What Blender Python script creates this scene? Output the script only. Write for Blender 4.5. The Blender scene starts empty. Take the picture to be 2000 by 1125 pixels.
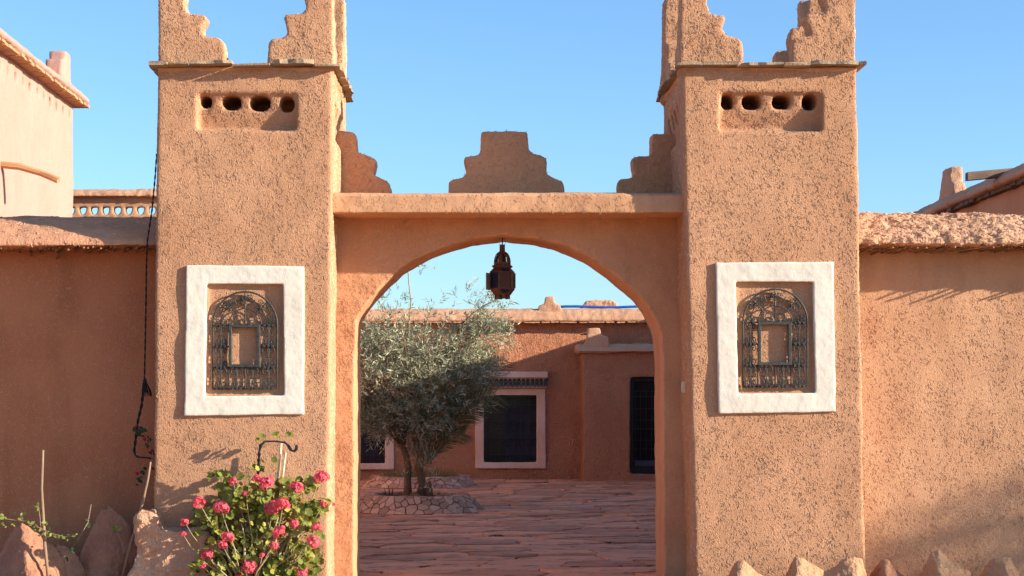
import bpy, bmesh, math, random
import numpy as np
from mathutils import Vector, Matrix, noise

R = random.Random(7)
NR = np.random.RandomState(5)
S = bpy.context.scene
COL = S.collection

# ------------------------------------------------------------------ camera, sky, sun, exposure
FPX, HCAM, VX, VY = 3340.0, 1.7, 930.0, 790.0      # focal length in photo pixels, eye height, vanishing point
cam_d = bpy.data.cameras.new('camera')
cam_d.sensor_width = 36.0
cam_d.lens = FPX / 2000.0 * 36.0
cam_d.shift_x = (1000.0 - VX) / 2000.0
cam_d.shift_y = (VY - 562.5) / 2000.0
cam_d.clip_end = 3000.0
cam = bpy.data.objects.new('camera', cam_d)
cam.location = (0, 0, HCAM)
cam.rotation_euler = (math.radians(90), 0, 0)
COL.objects.link(cam)
S.camera = cam

TO_SUN = Vector((3.0, -1.0, 0.98)).normalized()
world = bpy.data.worlds.new('World')
S.world = world
world.use_nodes = True
wn = world.node_tree.nodes
wl = world.node_tree.links
wn.clear()
sky = wn.new('ShaderNodeTexSky')
sky.sky_type = 'NISHITA'
sky.sun_disc = False
sky.sun_elevation = math.asin(TO_SUN.z)
sky.sun_rotation = math.atan2(TO_SUN.x, TO_SUN.y)
sky.air_density = 1.0
sky.dust_density = 0.6
sky.ozone_density = 2.4
bgn = wn.new('ShaderNodeBackground')
bgn.inputs['Strength'].default_value = 0.115
wo = wn.new('ShaderNodeOutputWorld')
tint = wn.new('ShaderNodeMix')          # the camera's cool white balance on the clear sky
tint.data_type = 'RGBA'
tint.blend_type = 'MULTIPLY'
tint.inputs['Factor'].default_value = 1.0
tint.inputs[7].default_value = (0.71, 0.915, 1.12, 1)
wl.new(sky.outputs[0], tint.inputs[6])
wl.new(tint.outputs[2], bgn.inputs[0])
wl.new(bgn.outputs[0], wo.inputs[0])

sun_d = bpy.data.lights.new('sun', 'SUN')
sun_d.energy = 5.0
sun_d.angle = math.radians(0.53)
sun_d.color = (1.0, 0.88, 0.73)
sun = bpy.data.objects.new('sun', sun_d)
sun.rotation_euler = TO_SUN.to_track_quat('Z', 'Y').to_euler()
sun.location = (20, -5, 12)
COL.objects.link(sun)

S.view_settings.view_transform = 'Standard'
S.view_settings.look = 'None'
S.view_settings.exposure = 1.0
S.view_settings.gamma = 1.0
S.view_settings.use_curve_mapping = False
S.render.engine = 'CYCLES'
S.cycles.max_bounces = 8
S.cycles.diffuse_bounces = 5


def at(px, py, d):
    """the point at depth d seen at photo pixel (px, py)"""
    return Vector(((px - VX) / FPX * d, d, HCAM + (VY - py) / FPX * d))


def X(px, d):
    return (px - VX) / FPX * d


def Z(py, d):
    return HCAM + (VY - py) / FPX * d


# ------------------------------------------------------------------ materials
class NT:
    def __init__(self, name):
        self.m = bpy.data.materials.new(name)
        self.m.use_nodes = True
        self.t = self.m.node_tree
        self.t.nodes.clear()
        self.out = self.n('ShaderNodeOutputMaterial')
        self.b = self.n('ShaderNodeBsdfPrincipled')
        self.l(self.b.outputs[0], self.out.inputs[0])
        self.tc = self.n('ShaderNodeTexCoord')

    def n(self, k):
        return self.t.nodes.new(k)

    def l(self, a, b):
        self.t.links.new(a, b)

    def put(self, sock, v):
        if hasattr(v, 'is_output'):
            self.l(v, sock)
        else:
            sock.default_value = v

    def mapping(self, rot=(0, 0, 0), scale=(1, 1, 1), src=None):
        m = self.n('ShaderNodeMapping')
        m.inputs['Rotation'].default_value = rot
        m.inputs['Scale'].default_value = scale
        self.l(src or self.tc.outputs['Object'], m.inputs[0])
        return m.outputs[0]

    def noise(self, scale, detail=4, rough=0.55, vec=None, dist=0.0):
        n = self.n('ShaderNodeTexNoise')
        n.inputs['Scale'].default_value = scale
        n.inputs['Detail'].default_value = detail
        n.inputs['Roughness'].default_value = rough
        n.inputs['Distortion'].default_value = dist
        self.l(vec or self.tc.outputs['Object'], n.inputs['Vector'])
        return n.outputs['Fac']

    def voro(self, scale, vec=None, feature='F1'):
        n = self.n('ShaderNodeTexVoronoi')
        n.feature = feature
        n.inputs['Scale'].default_value = scale
        self.l(vec or self.tc.outputs['Object'], n.inputs['Vector'])
        return n.outputs['Distance']

    def math(self, op, a, b=0.0, c=None):
        n = self.n('ShaderNodeMath')
        n.operation = op
        self.put(n.inputs[0], a)
        self.put(n.inputs[1], b)
        if c is not None:
            self.put(n.inputs[2], c)
        return n.outputs[0]

    def ramp(self, v, lo, hi, a=0.0, b=1.0):
        n = self.n('ShaderNodeMapRange')
        n.interpolation_type = 'SMOOTHSTEP'
        self.put(n.inputs[0], v)
        n.inputs[1].default_value = lo
        n.inputs[2].default_value = hi
        n.inputs[3].default_value = a
        n.inputs[4].default_value = b
        return n.outputs[0]

    def mix(self, f, a, b, mode='MIX'):
        n = self.n('ShaderNodeMix')
        n.data_type = 'RGBA'
        n.blend_type = mode
        self.put(n.inputs['Factor'], f)
        for s, v in ((n.inputs[6], a), (n.inputs[7], b)):
            if hasattr(v, 'is_output'):
                self.l(v, s)
            else:
                s.default_value = (v[0], v[1], v[2], 1)
        return n.outputs[2]

    def bump(self, h, strength=1.0, dist=0.01, normal=None):
        n = self.n('ShaderNodeBump')
        n.inputs['Strength'].default_value = strength
        n.inputs['Distance'].default_value = dist
        self.l(h, n.inputs['Height'])
        if normal:
            self.l(normal, n.inputs['Normal'])
        return n.outputs[0]

    def fin(self, col, rough=0.9, normal=None, spec=0.2, metal=0.0):
        self.put(self.b.inputs['Base Color'], col if hasattr(col, 'is_output') else (col[0], col[1], col[2], 1))
        self.put(self.b.inputs['Roughness'], rough)
        self.b.inputs['Specular IOR Level'].default_value = spec
        self.b.inputs['Metallic'].default_value = metal
        if normal:
            self.l(normal, self.b.inputs['Normal'])
        return self.m


def plaster(name, c1, c2, worm=1.0, lump=1.0, big=1.0, sc=1.0, dist=0.012, fleck=0.5, stain=0.25, strength=0.55):
    """straw and mud render: worm-like straws, lumps, pits, blotches"""
    t = NT(name)
    obj = t.tc.outputs['Object']
    warp = t.n('ShaderNodeVectorMath')
    warp.operation = 'MULTIPLY_ADD'
    nz = t.n('ShaderNodeTexNoise')
    nz.inputs['Scale'].default_value = 9 * sc
    nz.inputs['Detail'].default_value = 1
    t.l(obj, nz.inputs['Vector'])
    t.l(nz.outputs['Color'], warp.inputs[0])
    warp.inputs[1].default_value = (0.05 / sc,) * 3
    t.l(obj, warp.inputs[2])
    w = None
    for k, a in enumerate((0.3, 1.15, 2.0, 2.75)):
        v = t.mapping((0.25 * k, a, 0.2), (62 * sc, 62 * sc, 13 * sc), warp.outputs[0])
        n = t.ramp(t.noise(1.0, 1, 0.5, v), 0.46, 0.74)
        w = n if w is None else t.math('MAXIMUM', w, n)
    lumps = t.noise(38 * sc, 5, 0.65)
    bigl = t.noise(6, 3, 0.5)
    fine = t.noise(150 * sc, 2, 0.6)
    pits = t.ramp(t.noise(38 * sc, 2, 0.5), 0.30, 0.42)
    h = t.math('MULTIPLY', w, 0.55 * worm)
    h = t.math('MULTIPLY_ADD', lumps, 1.3 * lump, h)
    h = t.math('MULTIPLY_ADD', bigl, 1.6 * big, h)
    h = t.math('MULTIPLY_ADD', fine, 0.28, h)
    h = t.math('MULTIPLY_ADD', pits, 0.35 * lump, h)
    nrm = t.bump(h, strength, dist)
    blot = t.ramp(t.noise(1.3, 5, 0.6), 0.32, 0.7)
    col = t.mix(blot, c1, c2)
    fl = t.ramp(t.noise(1.0, 1, 0.5, t.mapping((0.1, 0.8, 0), (130 * sc, 130 * sc, 24 * sc), warp.outputs[0])), 0.62, 0.70)
    fl2 = t.ramp(t.noise(1.0, 1, 0.5, t.mapping((0.4, 2.3, 0), (130 * sc, 130 * sc, 24 * sc), warp.outputs[0])), 0.62, 0.70)
    straw = (min(c1[0] * 1.35, .75), min(c1[1] * 1.65, .6), min(c1[2] * 1.8, .45))
    col = t.mix(t.math('MULTIPLY', t.math('MAXIMUM', fl, fl2), fleck), col, straw)
    dark = (c1[0] * 0.55, c1[1] * 0.5, c1[2] * 0.48)
    spots = t.math('MULTIPLY', t.ramp(t.noise(17, 3, 0.7), 0.64, 0.78), stain * 1.6)
    col = t.mix(spots, col, dark)
    run = t.ramp(t.noise(1.0, 4, 0.6, t.mapping((0, 0, 0), (3.2, 3.2, 0.5))), 0.5, 0.75)
    col = t.mix(t.math('MULTIPLY', run, stain), col, dark)
    return t.fin(col, 0.95, nrm, 0.12)


M = {}
M['tower'] = plaster('tower_plaster', (0.535, 0.29, 0.165), (0.465, 0.24, 0.132), 1.0, 1.0, 0.3, 2.6, 0.0046, 0.6, 0.16, 1.0)
M['arch'] = plaster('arch_plaster', (0.60, 0.31, 0.165), (0.52, 0.255, 0.135), 0.6, 0.7, 0.5, 2.4, 0.0026, 0.4, 0.30, 0.7)
M['wall'] = plaster('wall_plaster', (0.57, 0.32, 0.185), (0.50, 0.265, 0.148), 0.9, 1.0, 0.3, 2.7, 0.0042, 0.5, 0.32, 1.0)
M['ledge'] = plaster('ledge_plaster', (0.60, 0.33, 0.18), (0.53, 0.28, 0.15), 0.5, 0.7, 0.8, 1.7, 0.0022, 0.3, 0.40, 0.7)
M['shadecoping'] = plaster('shaded_coping_mud', (0.58, 0.285, 0.16), (0.50, 0.235, 0.13), 0.8, 1.0, 0.8, 1.1, 0.008, 0.4, 0.3)  # coping mud reddened so its colour carries the left wall's warm shade
M['shadewall'] = plaster('shaded_wall_plaster', (0.48, 0.19, 0.092), (0.41, 0.152, 0.073), 0.6, 0.5, 0.6, 1.3, 0.006, 0.4, 0.40)  # darker, redder copy of the wall plaster: left wall's shade put into the colour
M['coping'] = plaster('coping_mud', (0.60, 0.34, 0.205), (0.52, 0.275, 0.16), 1.0, 1.6, 1.2, 1.1, 0.010, 0.5, 0.22)
M['pale'] = plaster('pale_plaster', (0.50, 0.275, 0.215), (0.47, 0.25, 0.19), 0.5, 0.6, 0.6, 0.8, 0.006, 0.3, 0.12)
M['back'] = plaster('back_plaster', (0.66, 0.305, 0.165), (0.58, 0.245, 0.13), 0.9, 1.7, 1.0, 0.75, 0.03, 0.3, 0.2, 1.0)
M['white'] = plaster('white_plaster', (0.72, 0.675, 0.57), (0.68, 0.63, 0.52), 0.3, 0.6, 0.7, 0.9, 0.003, 0.1, 0.11)
M['pink'] = plaster('pink_plaster', (0.78, 0.57, 0.45), (0.66, 0.41, 0.29), 0.15, 0.4, 0.5, 0.7, 0.004, 0.1, 0.5)


def simple(name, c1, c2, scale=8, rough=0.8, bs=30, bd=0.004, spec=0.25, metal=0.0, detail=5, vec=None, island=0.0):
    t = NT(name)
    v = t.mapping((0, 0, 0), vec) if vec else None
    col = t.mix(t.ramp(t.noise(scale, detail, 0.6, v), 0.3, 0.7), c1, c2)
    if island:
        g = t.n('ShaderNodeNewGeometry')
        hs = t.n('ShaderNodeHueSaturation')
        t.l(col, hs.inputs['Color'])
        oi = t.n('ShaderNodeObjectInfo')
        rn = t.math('FRACT', t.math('ADD', g.outputs['Random Per Island'], oi.outputs['Random']))
        t.l(t.ramp(rn, 0, 1, 1 - island, 1 + island), hs.inputs['Value'])
        col = hs.outputs[0]
    return t.fin(col, rough, t.bump(t.noise(bs, 4, 0.6, v), 1.0, bd) if bd else None, spec, metal)


M['slate'] = simple('slate', (0.40, 0.29, 0.185), (0.25, 0.195, 0.135), 6, 0.85, 30, 0.01)
M['straw'] = simple('straw', (0.56, 0.31, 0.18), (0.62, 0.40, 0.24), 3, 0.75, 30, 0, 0.3, island=0.3)
M['cane'] = simple('cane', (0.26, 0.15, 0.08), (0.14, 0.08, 0.045), 20, 0.7, 60, 0.003, island=0.25)
M['stake'] = simple('stake_wood', (0.33, 0.22, 0.14), (0.22, 0.14, 0.09), 14, 0.8, 40, 0.004, vec=(1, 1, .15))
M['palestake'] = simple('pale_stake', (0.66, 0.52, 0.36), (0.48, 0.34, 0.21), 14, 0.8, 40, 0.004, vec=(1, 1, .15))
M['beam'] = simple('beam_wood', (0.52, 0.30, 0.15), (0.38, 0.20, 0.09), 9, 0.8, 30, 0.006, vec=(.15, 1, 1))
M['darkbeam'] = simple('weathered_beam', (0.20, 0.13, 0.09), (0.11, 0.07, 0.05), 9, 0.8, 30, 0.006, vec=(.15, 1, 1))
M['iron'] = simple('wrought_iron', (0.035, 0.038, 0.036), (0.07, 0.072, 0.064), 40, 0.6, 80, 0.002, 0.4, 0.35)
M['blackiron'] = simple('black_iron', (0.012, 0.014, 0.018), (0.03, 0.033, 0.038), 40, 0.5, 80, 0.002, 0.4, 0.3)
M['rope'] = simple('black_rope', (0.013, 0.014, 0.018), (0.028, 0.03, 0.034), 90, 0.85, 120, 0.004)
M['rust'] = simple('rusted_metal', (0.15, 0.062, 0.033), (0.08, 0.033, 0.02), 30, 0.65, 60, 0.002, 0.4, 0.4)
M['tin'] = simple('tarnished_tin', (0.30, 0.21, 0.13), (0.20, 0.13, 0.08), 30, 0.55, 60, 0.001, 0.4, 0.4)
M['rock'] = simple('sandstone', (0.44, 0.215, 0.125), (0.33, 0.15, 0.09), 5, 0.9, 14, 0.04)
M['rockgreen'] = simple('greenish_stone', (0.47, 0.275, 0.155), (0.48, 0.24, 0.125), 4, 0.9, 16, 0.045)
M['mudrock'] = plaster('mud_stone', (0.60, 0.36, 0.23), (0.44, 0.225, 0.13), 0.8, 2.0, 1.2, 0.6, 0.024, 0.3, 0.5)
M['bark'] = simple('olive_bark', (0.27, 0.155, 0.085), (0.13, 0.078, 0.045), 9, 0.95, 16, 0.04, vec=(1, 1, .35))
M['soil'] = simple('dry_soil', (0.20, 0.095, 0.055), (0.13, 0.065, 0.04), 7, 0.95, 20, 0.03)
M['mortar'] = simple('dark_mortar', (0.20, 0.11, 0.07), (0.13, 0.07, 0.045), 20, 0.95, 40, 0.01)
M['paver'] = simple('cream_stone', (0.62, 0.36, 0.23), (0.47, 0.25, 0.155), 2.3, 0.85, 40, 0.006, island=0.26)
M['greentile'] = simple('green_glaze', (0.012, 0.032, 0.02), (0.022, 0.05, 0.03), 14, 0.45, 20, 0.003, 0.5)
M['glassdark'] = simple('dark_glass', (0.008, 0.008, 0.010), (0.012, 0.011, 0.012), 3, 0.12, 3, 0.0, 0.25)
M['curtain'] = simple('dark_curtain', (0.040, 0.040, 0.050), (0.028, 0.028, 0.036), 5, 0.9, 9, 0.01, vec=(6, 6, .2))
M['bluepane'] = simple('blue_glass', (0.010, 0.010, 0.030), (0.014, 0.014, 0.04), 5, 0.5, 3, 0.0, 0.2)
M['greenpane'] = simple('green_glass', (0.018, 0.04, 0.02), (0.03, 0.055, 0.025), 5, 0.2, 3, 0.0, 0.5)
M['amberpane'] = simple('amber_glass', (0.09, 0.036, 0.018), (0.065, 0.026, 0.014), 5, 0.6, 3, 0.0, 0.15)
M['doorpaint'] = simple('black_door_paint', (0.007, 0.007, 0.008), (0.010, 0.010, 0.012), 12, 0.5, 30, 0.001, 0.4)
M['bluegrey'] = simple('blue_grey_panel', (0.05, 0.055, 0.085), (0.04, 0.045, 0.07), 12, 0.5, 30, 0.001, 0.4)
M['bluepipe'] = simple('blue_plastic', (0.015, 0.09, 0.42), (0.02, 0.11, 0.5), 5, 0.4, 10, 0.0, 0.4)
M['cream'] = simple('cream_plastic', (0.78, 0.66, 0.50), (0.70, 0.57, 0.41), 15, 0.5, 30, 0.001, 0.4)


def leafmat(name, a, b, sheen=0.35, val=0.4, trans=0.25, hue=0.02):
    t = NT(name)
    g = t.n('ShaderNodeNewGeometry')
    oi = t.n('ShaderNodeObjectInfo')
    r = t.math('FRACT', t.math('ADD', g.outputs['Random Per Island'], oi.outputs['Random']))
    col = t.mix(r, a, b)
    hs = t.n('ShaderNodeHueSaturation')
    t.l(col, hs.inputs['Color'])
    r2 = t.math('FRACT', t.math('MULTIPLY', r, 7.31))
    t.l(t.ramp(r2, 0, 1, 1 - val, 1 + val), hs.inputs['Value'])
    t.l(t.ramp(t.math('FRACT', t.math('MULTIPLY', r, 3.7)), 0, 1, 0.5 - hue, 0.5 + hue), hs.inputs['Hue'])
    t.fin(hs.outputs[0], 0.5, None, sheen)
    tr = t.n('ShaderNodeBsdfTranslucent')
    t.l(hs.outputs[0], tr.inputs[0])
    mx = t.n('ShaderNodeMixShader')
    mx.inputs[0].default_value = trans
    t.l(t.b.outputs[0], mx.inputs[1])
    t.l(tr.outputs[0], mx.inputs[2])
    t.l(mx.outputs[0], t.out.inputs[0])
    return t.m


M['olive'] = leafmat('olive_leaf', (0.19, 0.20, 0.105), (0.50, 0.49, 0.33), 0.4, 0.4, 0.12, 0.01)
M['palm'] = leafmat('palm_leaf', (0.10, 0.115, 0.04), (0.20, 0.185, 0.075), 0.4, 0.25, 0.2, 0.01)
M['geranium'] = leafmat('geranium_leaf', (0.13, 0.19, 0.03), (0.42, 0.40, 0.075), 0.3, 0.35, 0.4, 0.015)
M['deepleaf'] = leafmat('deep_green_leaf', (0.045, 0.095, 0.02), (0.10, 0.16, 0.03), 0.3, 0.3, 0.3, 0.015)
M['oldleaf'] = leafmat('old_leaf', (0.42, 0.17, 0.03), (0.45, 0.30, 0.06), 0.3, 0.25, 0.35, 0.01)
M['petal'] = leafmat('pink_petal', (0.72, 0.055, 0.11), (0.82, 0.18, 0.22), 0.3, 0.15, 0.35, 0.008)
M['redpetal'] = leafmat('red_petal', (0.40, 0.012, 0.02), (0.5, 0.02, 0.03), 0.3, 0.2, 0.3, 0.004)
M['stem'] = simple('pale_stem', (0.40, 0.33, 0.20), (0.30, 0.25, 0.12), 20, 0.7, 40, 0.002)
M['vineleaf'] = leafmat('vine_leaf', (0.11, 0.16, 0.03), (0.28, 0.29, 0.06), 0.3, 0.25, 0.35, 0.012)
M['darkleaf'] = leafmat('dark_leaf', (0.03, 0.06, 0.02), (0.06, 0.09, 0.03), 0.3, 0.25, 0.2, 0.012)
M['drygrass'] = leafmat('dry_grass', (0.30, 0.21, 0.10), (0.22, 0.19, 0.075), 0.2, 0.3, 0.2, 0.01)


def flag_mat():
    t = NT('flagstone')
    v = t.mapping((0, 0, 0.06), (1.8, 3.0, 3.0))
    a = t.noise(2.6, 6, 0.65, v, 0.4)
    b = t.noise(1.4, 4, 0.6)
    col = t.mix(t.ramp(b, 0.3, 0.7), (0.76, 0.345, 0.185), (0.62, 0.31, 0.185))
    col = t.mix(t.math('MULTIPLY', t.ramp(a, 0.56, 0.66), 0.6), col, (0.22, 0.14, 0.12))
    col = t.mix(t.math('MULTIPLY', t.ramp(t.noise(3.4, 3, 0.5), 0.6, 0.72), 0.5), col, (0.60, 0.27, 0.13))
    st = t.noise(1.0, 4, 0.7, t.mapping((0, 0, -0.05), (2.6, 7.0, 5.0)), 0.6)
    crev = t.ramp(st, 0.575, 0.64)
    col = t.mix(t.math('MULTIPLY', crev, 0.8), col, (0.09, 0.05, 0.04))
    oi = t.n('ShaderNodeObjectInfo')
    hs = t.n('ShaderNodeHueSaturation')
    t.l(col, hs.inputs['Color'])
    t.l(t.ramp(oi.outputs['Random'], 0, 1, 0.82, 1.2), hs.inputs['Value'])
    h = t.math('MULTIPLY_ADD', a, 1.0, t.math('MULTIPLY', t.noise(24, 5, 0.65), 0.4))
    h = t.math('MULTIPLY_ADD', crev, -0.8, h)
    return t.fin(hs.outputs[0], 0.78, t.bump(h, 1.0, 0.04), 0.1)


M['flag'] = flag_mat()
M['joint'] = simple('earth_joint', (0.20, 0.085, 0.05), (0.12, 0.06, 0.042), 4, 0.95, 20, 0.02)
M['ground'] = simple('red_earth', (0.52, 0.255, 0.13), (0.44, 0.205, 0.10), 1.4, 0.95, 9, 0.03)

# ------------------------------------------------------------------ geometry helpers


def box(bm, x0, x1, y0, y1, z0, z1):
    v = [bm.verts.new(p) for p in ((x0, y0, z0), (x1, y0, z0), (x1, y1, z0), (x0, y1, z0),
                                   (x0, y0, z1), (x1, y0, z1), (x1, y1, z1), (x0, y1, z1))]
    for f in ((0, 3, 2, 1), (4, 5, 6, 7), (0, 1, 5, 4), (1, 2, 6, 5), (2, 3, 7, 6), (3, 0, 4, 7)):
        bm.faces.new([v[i] for i in f])


def hexa(bm, low, high):
    """box from four lower and four upper corners"""
    v = [bm.verts.new(p) for p in list(low) + list(high)]
    for f in ((0, 3, 2, 1), (4, 5, 6, 7), (0, 1, 5, 4), (1, 2, 6, 5), (2, 3, 7, 6), (3, 0, 4, 7)):
        bm.faces.new([v[i] for i in f])


def prism(bm, pts, axis, a, b):
    def mk(p, q):
        return {'y': (p[0], q, p[1]), 'x': (q, p[0], p[1]), 'z': (p[0], p[1], q)}[axis]
    A = [bm.verts.new(mk(p, a)) for p in pts]
    B = [bm.verts.new(mk(p, b)) for p in pts]
    n = len(pts)
    bm.faces.new(A)
    bm.faces.new(B[::-1])
    for i in range(n):
        bm.faces.new((A[i], B[i], B[(i + 1) % n], A[(i + 1) % n]))


def tube(bm, pts, r, sides=6, cap=True):
    pts = [Vector(p) for p in pts]
    n = len(pts)
    rs = r if isinstance(r, (list, tuple)) else [r] * n
    rings = []
    prev = None
    for i, p in enumerate(pts):
        d = (pts[min(i + 1, n - 1)] - pts[max(i - 1, 0)])
        if d.length < 1e-9:
            d = Vector((0, 0, 1))
        d.normalize()
        if prev is None:
            u = d.orthogonal().normalized()
        else:
            u = prev - d * prev.dot(d)
            u = u.normalized() if u.length > 1e-6 else d.orthogonal().normalized()
        prev = u
        w = d.cross(u)
        rings.append([bm.verts.new(p + (u * math.cos(2 * math.pi * k / sides) + w * math.sin(2 * math.pi * k / sides)) * rs[i])
                      for k in range(sides)])
    for i in range(n - 1):
        for k in range(sides):
            bm.faces.new((rings[i][k], rings[i][(k + 1) % sides], rings[i + 1][(k + 1) % sides], rings[i + 1][k]))
    if cap:
        bm.faces.new(rings[0][::-1])
        bm.faces.new(rings[-1])


def lathe(bm, prof, sides, c=(0, 0, 0), rot=0.0, cap=True, skip=None):
    c = Vector(c)
    rings = []
    for r, z in prof:
        rings.append([bm.verts.new(c + Vector((math.sin(rot + 2 * math.pi * k / sides) * r, -math.cos(rot + 2 * math.pi * k / sides) * r, z)))
                      for k in range(sides)])
    for i in range(len(prof) - 1):
        for k in range(sides):
            if skip and skip(i, k):
                continue
            bm.faces.new((rings[i][k], rings[i][(k + 1) % sides], rings[i + 1][(k + 1) % sides], rings[i + 1][k]))
    if cap:
        bm.faces.new(rings[0][::-1])
        bm.faces.new(rings[-1])


def to_mesh(name, bm, smooth=False, fix=True):
    if fix:
        bmesh.ops.recalc_face_normals(bm, faces=bm.faces)
    me = bpy.data.meshes.new(name)
    bm.to_mesh(me)
    bm.free()
    if smooth:
        me.polygons.foreach_set('use_smooth', [True] * len(me.polygons))
    return me


TEX = {}


def clouds(size):
    if size not in TEX:
        t = bpy.data.textures.new('lumps', 'CLOUDS')
        t.noise_scale = size
        t.noise_depth = 2
        TEX[size] = t
    return TEX[size]


def clay(name, bm, voxel=0.02, smooth=4, disp=((0.5, 0.02), (0.09, 0.008)), cut=None):
    """hand-built earth: cut, remesh, soften, make uneven; returns a mesh"""
    o = bpy.data.objects.new('tmp', to_mesh('tmp', bm))
    COL.objects.link(o)
    tmp = [o]
    if cut is not None:
        c = bpy.data.objects.new('tmpc', to_mesh('tmpc', cut))
        COL.objects.link(c)
        tmp.append(c)
        md = o.modifiers.new('b', 'BOOLEAN')
        md.operation = 'DIFFERENCE'
        md.solver = 'EXACT'
        md.use_self = True
        md.object = c
    md = o.modifiers.new('r', 'REMESH')
    md.mode = 'VOXEL'
    md.voxel_size = voxel
    md.use_smooth_shade = True
    if smooth:
        md = o.modifiers.new('s', 'SMOOTH')
        md.iterations = smooth
        md.factor = 0.5
    for size, st in disp:
        md = o.modifiers.new('d', 'DISPLACE')
        md.texture = clouds(size)
        md.texture_coords = 'LOCAL'
        md.strength = st
        md.mid_level = 0.5
    dg = bpy.context.evaluated_depsgraph_get()
    dg.update()
    me = bpy.data.meshes.new_from_object(o.evaluated_get(dg), depsgraph=dg)
    me.name = name
    for q in tmp:
        dd = q.data
        bpy.data.objects.remove(q)
        bpy.data.meshes.remove(dd)
    me.polygons.foreach_set('use_smooth', [True] * len(me.polygons))
    return me


def setmat(me, m):
    me.materials.clear()
    me.materials.append(M[m] if isinstance(m, str) else m)


def thing(name, loc, label, cat, group=None):
    o = bpy.data.objects.new(name, None)
    o.empty_display_size = 0.2
    o.location = loc
    COL.objects.link(o)
    o['label'] = label
    o['category'] = cat
    if group:
        o['group'] = group
    return o


def part(name, me, mat, parent, local=False, label=None, smooth=False, kind=None):
    """a mesh in world coordinates (or local ones) under a thing or a part"""
    if isinstance(me, bmesh.types.BMesh):
        me = to_mesh(name, me, smooth)
    if mat is not None:
        setmat(me, mat)
    o = bpy.data.objects.new(name, me)
    COL.objects.link(o)
    if parent is not None:
        o.parent = parent
        if not local and parent.parent is None:
            o.location = -parent.location
    if label:
        o['label'] = label
    if kind:
        o['kind'] = kind
    return o


def single(name, me, mat, base, label, cat, group=None, smooth=False, kind=None):
    if isinstance(me, bmesh.types.BMesh):
        me = to_mesh(name, me, smooth)
    setmat(me, mat)
    me.transform(Matrix.Translation(-Vector(base)))
    o = bpy.data.objects.new(name, me)
    o.location = base
    COL.objects.link(o)
    if kind:
        o['kind'] = kind
    else:
        o['label'] = label
        o['category'] = cat
    if group:
        o['group'] = group
    return o


def tris_of(me):
    me.calc_loop_triangles()
    n = len(me.loop_triangles)
    t = np.empty(n * 3, np.int32)
    me.loop_triangles.foreach_get('vertices', t)
    co = np.empty(len(me.vertices) * 3, np.float32)
    me.vertices.foreach_get('co', co)
    return t.reshape(-1, 3), co.reshape(-1, 3)


def straw_mesh(name, me, count, ok, lmin=0.02, lmax=0.06, wd=0.0045, lift=0.004):
    """short bent straws stuck to the surface of a mesh"""
    t, co = tris_of(me)
    a, b, c = co[t[:, 0]], co[t[:, 1]], co[t[:, 2]]
    nr = np.cross(b - a, c - a)
    ar = np.linalg.norm(nr, axis=1)
    nr = nr / np.maximum(ar, 1e-12)[:, None]
    cen = (a + b + c) / 3
    # the straw lies thicker in some patches than in others
    patch = sum(np.sin(cen @ k_ + f_) for k_, f_ in ((np.array([5.1, 3.3, 4.2]), .3), (np.array([-7.7, 2.1, 6.3]), 1.9), (np.array([2.9, -6.1, 9.7]), 4.0), (np.array([13.0, 7.0, -5.0]), 2.2)))
    w = ar * ok(cen, nr) * np.clip(0.8 + 0.13 * patch, 0.3, 1.6)
    w = w / w.sum()
    idx = NR.choice(len(t), count, p=w)
    uv = NR.rand(count, 2)
    fl = uv.sum(1) > 1
    uv[fl] = 1 - uv[fl]
    p = a[idx] + (b - a)[idx] * uv[:, :1] + (c - a)[idx] * uv[:, 1:]
    n = nr[idx]
    rnd = NR.normal(size=(count, 3))
    u = np.cross(n, rnd)
    u /= np.linalg.norm(u, axis=1)[:, None]
    v = np.cross(n, u)
    L = NR.uniform(lmin, lmax, count)[:, None]
    W = NR.uniform(0.6, 1.5, count)[:, None] * wd * 0.5
    bend = NR.uniform(-0.25, 0.25, count)[:, None] * L
    H = NR.uniform(-0.2, 1.6, count)[:, None] * lift
    verts = np.empty((count, 9, 3), np.float32)
    for k, s in enumerate((-0.5, 0.0, 0.5)):
        mid = p + u * L * s + v * bend * (1 - 4 * s * s) + n * (H + (0 if k == 1 else NR.uniform(-1, 1.2, count)[:, None] * lift))
        verts[:, k * 3 + 0] = mid - v * W - n * 0.003
        verts[:, k * 3 + 1] = mid + n * W * 0.75
        verts[:, k * 3 + 2] = mid + v * W - n * 0.003
    q = np.array([[0, 1, 4, 3], [1, 2, 5, 4], [3, 4, 7, 6], [4, 5, 8, 7]])
    faces = (q[None] + np.arange(count)[:, None, None] * 9).reshape(-1, 4)
    return np_mesh(name, verts.reshape(-1, 3), faces)


def np_mesh(name, verts, faces):
    me = bpy.data.meshes.new(name)
    verts = np.asarray(verts, np.float32)
    faces = np.asarray(faces, np.int32)
    k = faces.shape[1]
    me.vertices.add(len(verts))
    me.vertices.foreach_set('co', verts.ravel())
    me.loops.add(faces.size)
    me.loops.foreach_set('vertex_index', faces.ravel())
    me.polygons.add(len(faces))
    me.polygons.foreach_set('loop_start', np.arange(0, faces.size, k, dtype=np.int32))
    me.polygons.foreach_set('loop_total', np.full(len(faces), k, np.int32))
    me.update(calc_edges=True)
    return me


def clip(poly, px, py, nx, ny):
    out = []
    n = len(poly)
    for i in range(n):
        a, b = poly[i], poly[(i + 1) % n]
        da = (a[0] - px) * nx + (a[1] - py) * ny
        db = (b[0] - px) * nx + (b[1] - py) * ny
        if da <= 0:
            out.append(a)
        if (da < 0 < db) or (db < 0 < da):
            t = da / (da - db)
            out.append((a[0] + (b[0] - a[0]) * t, a[1] + (b[1] - a[1]) * t))
    return out


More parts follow.
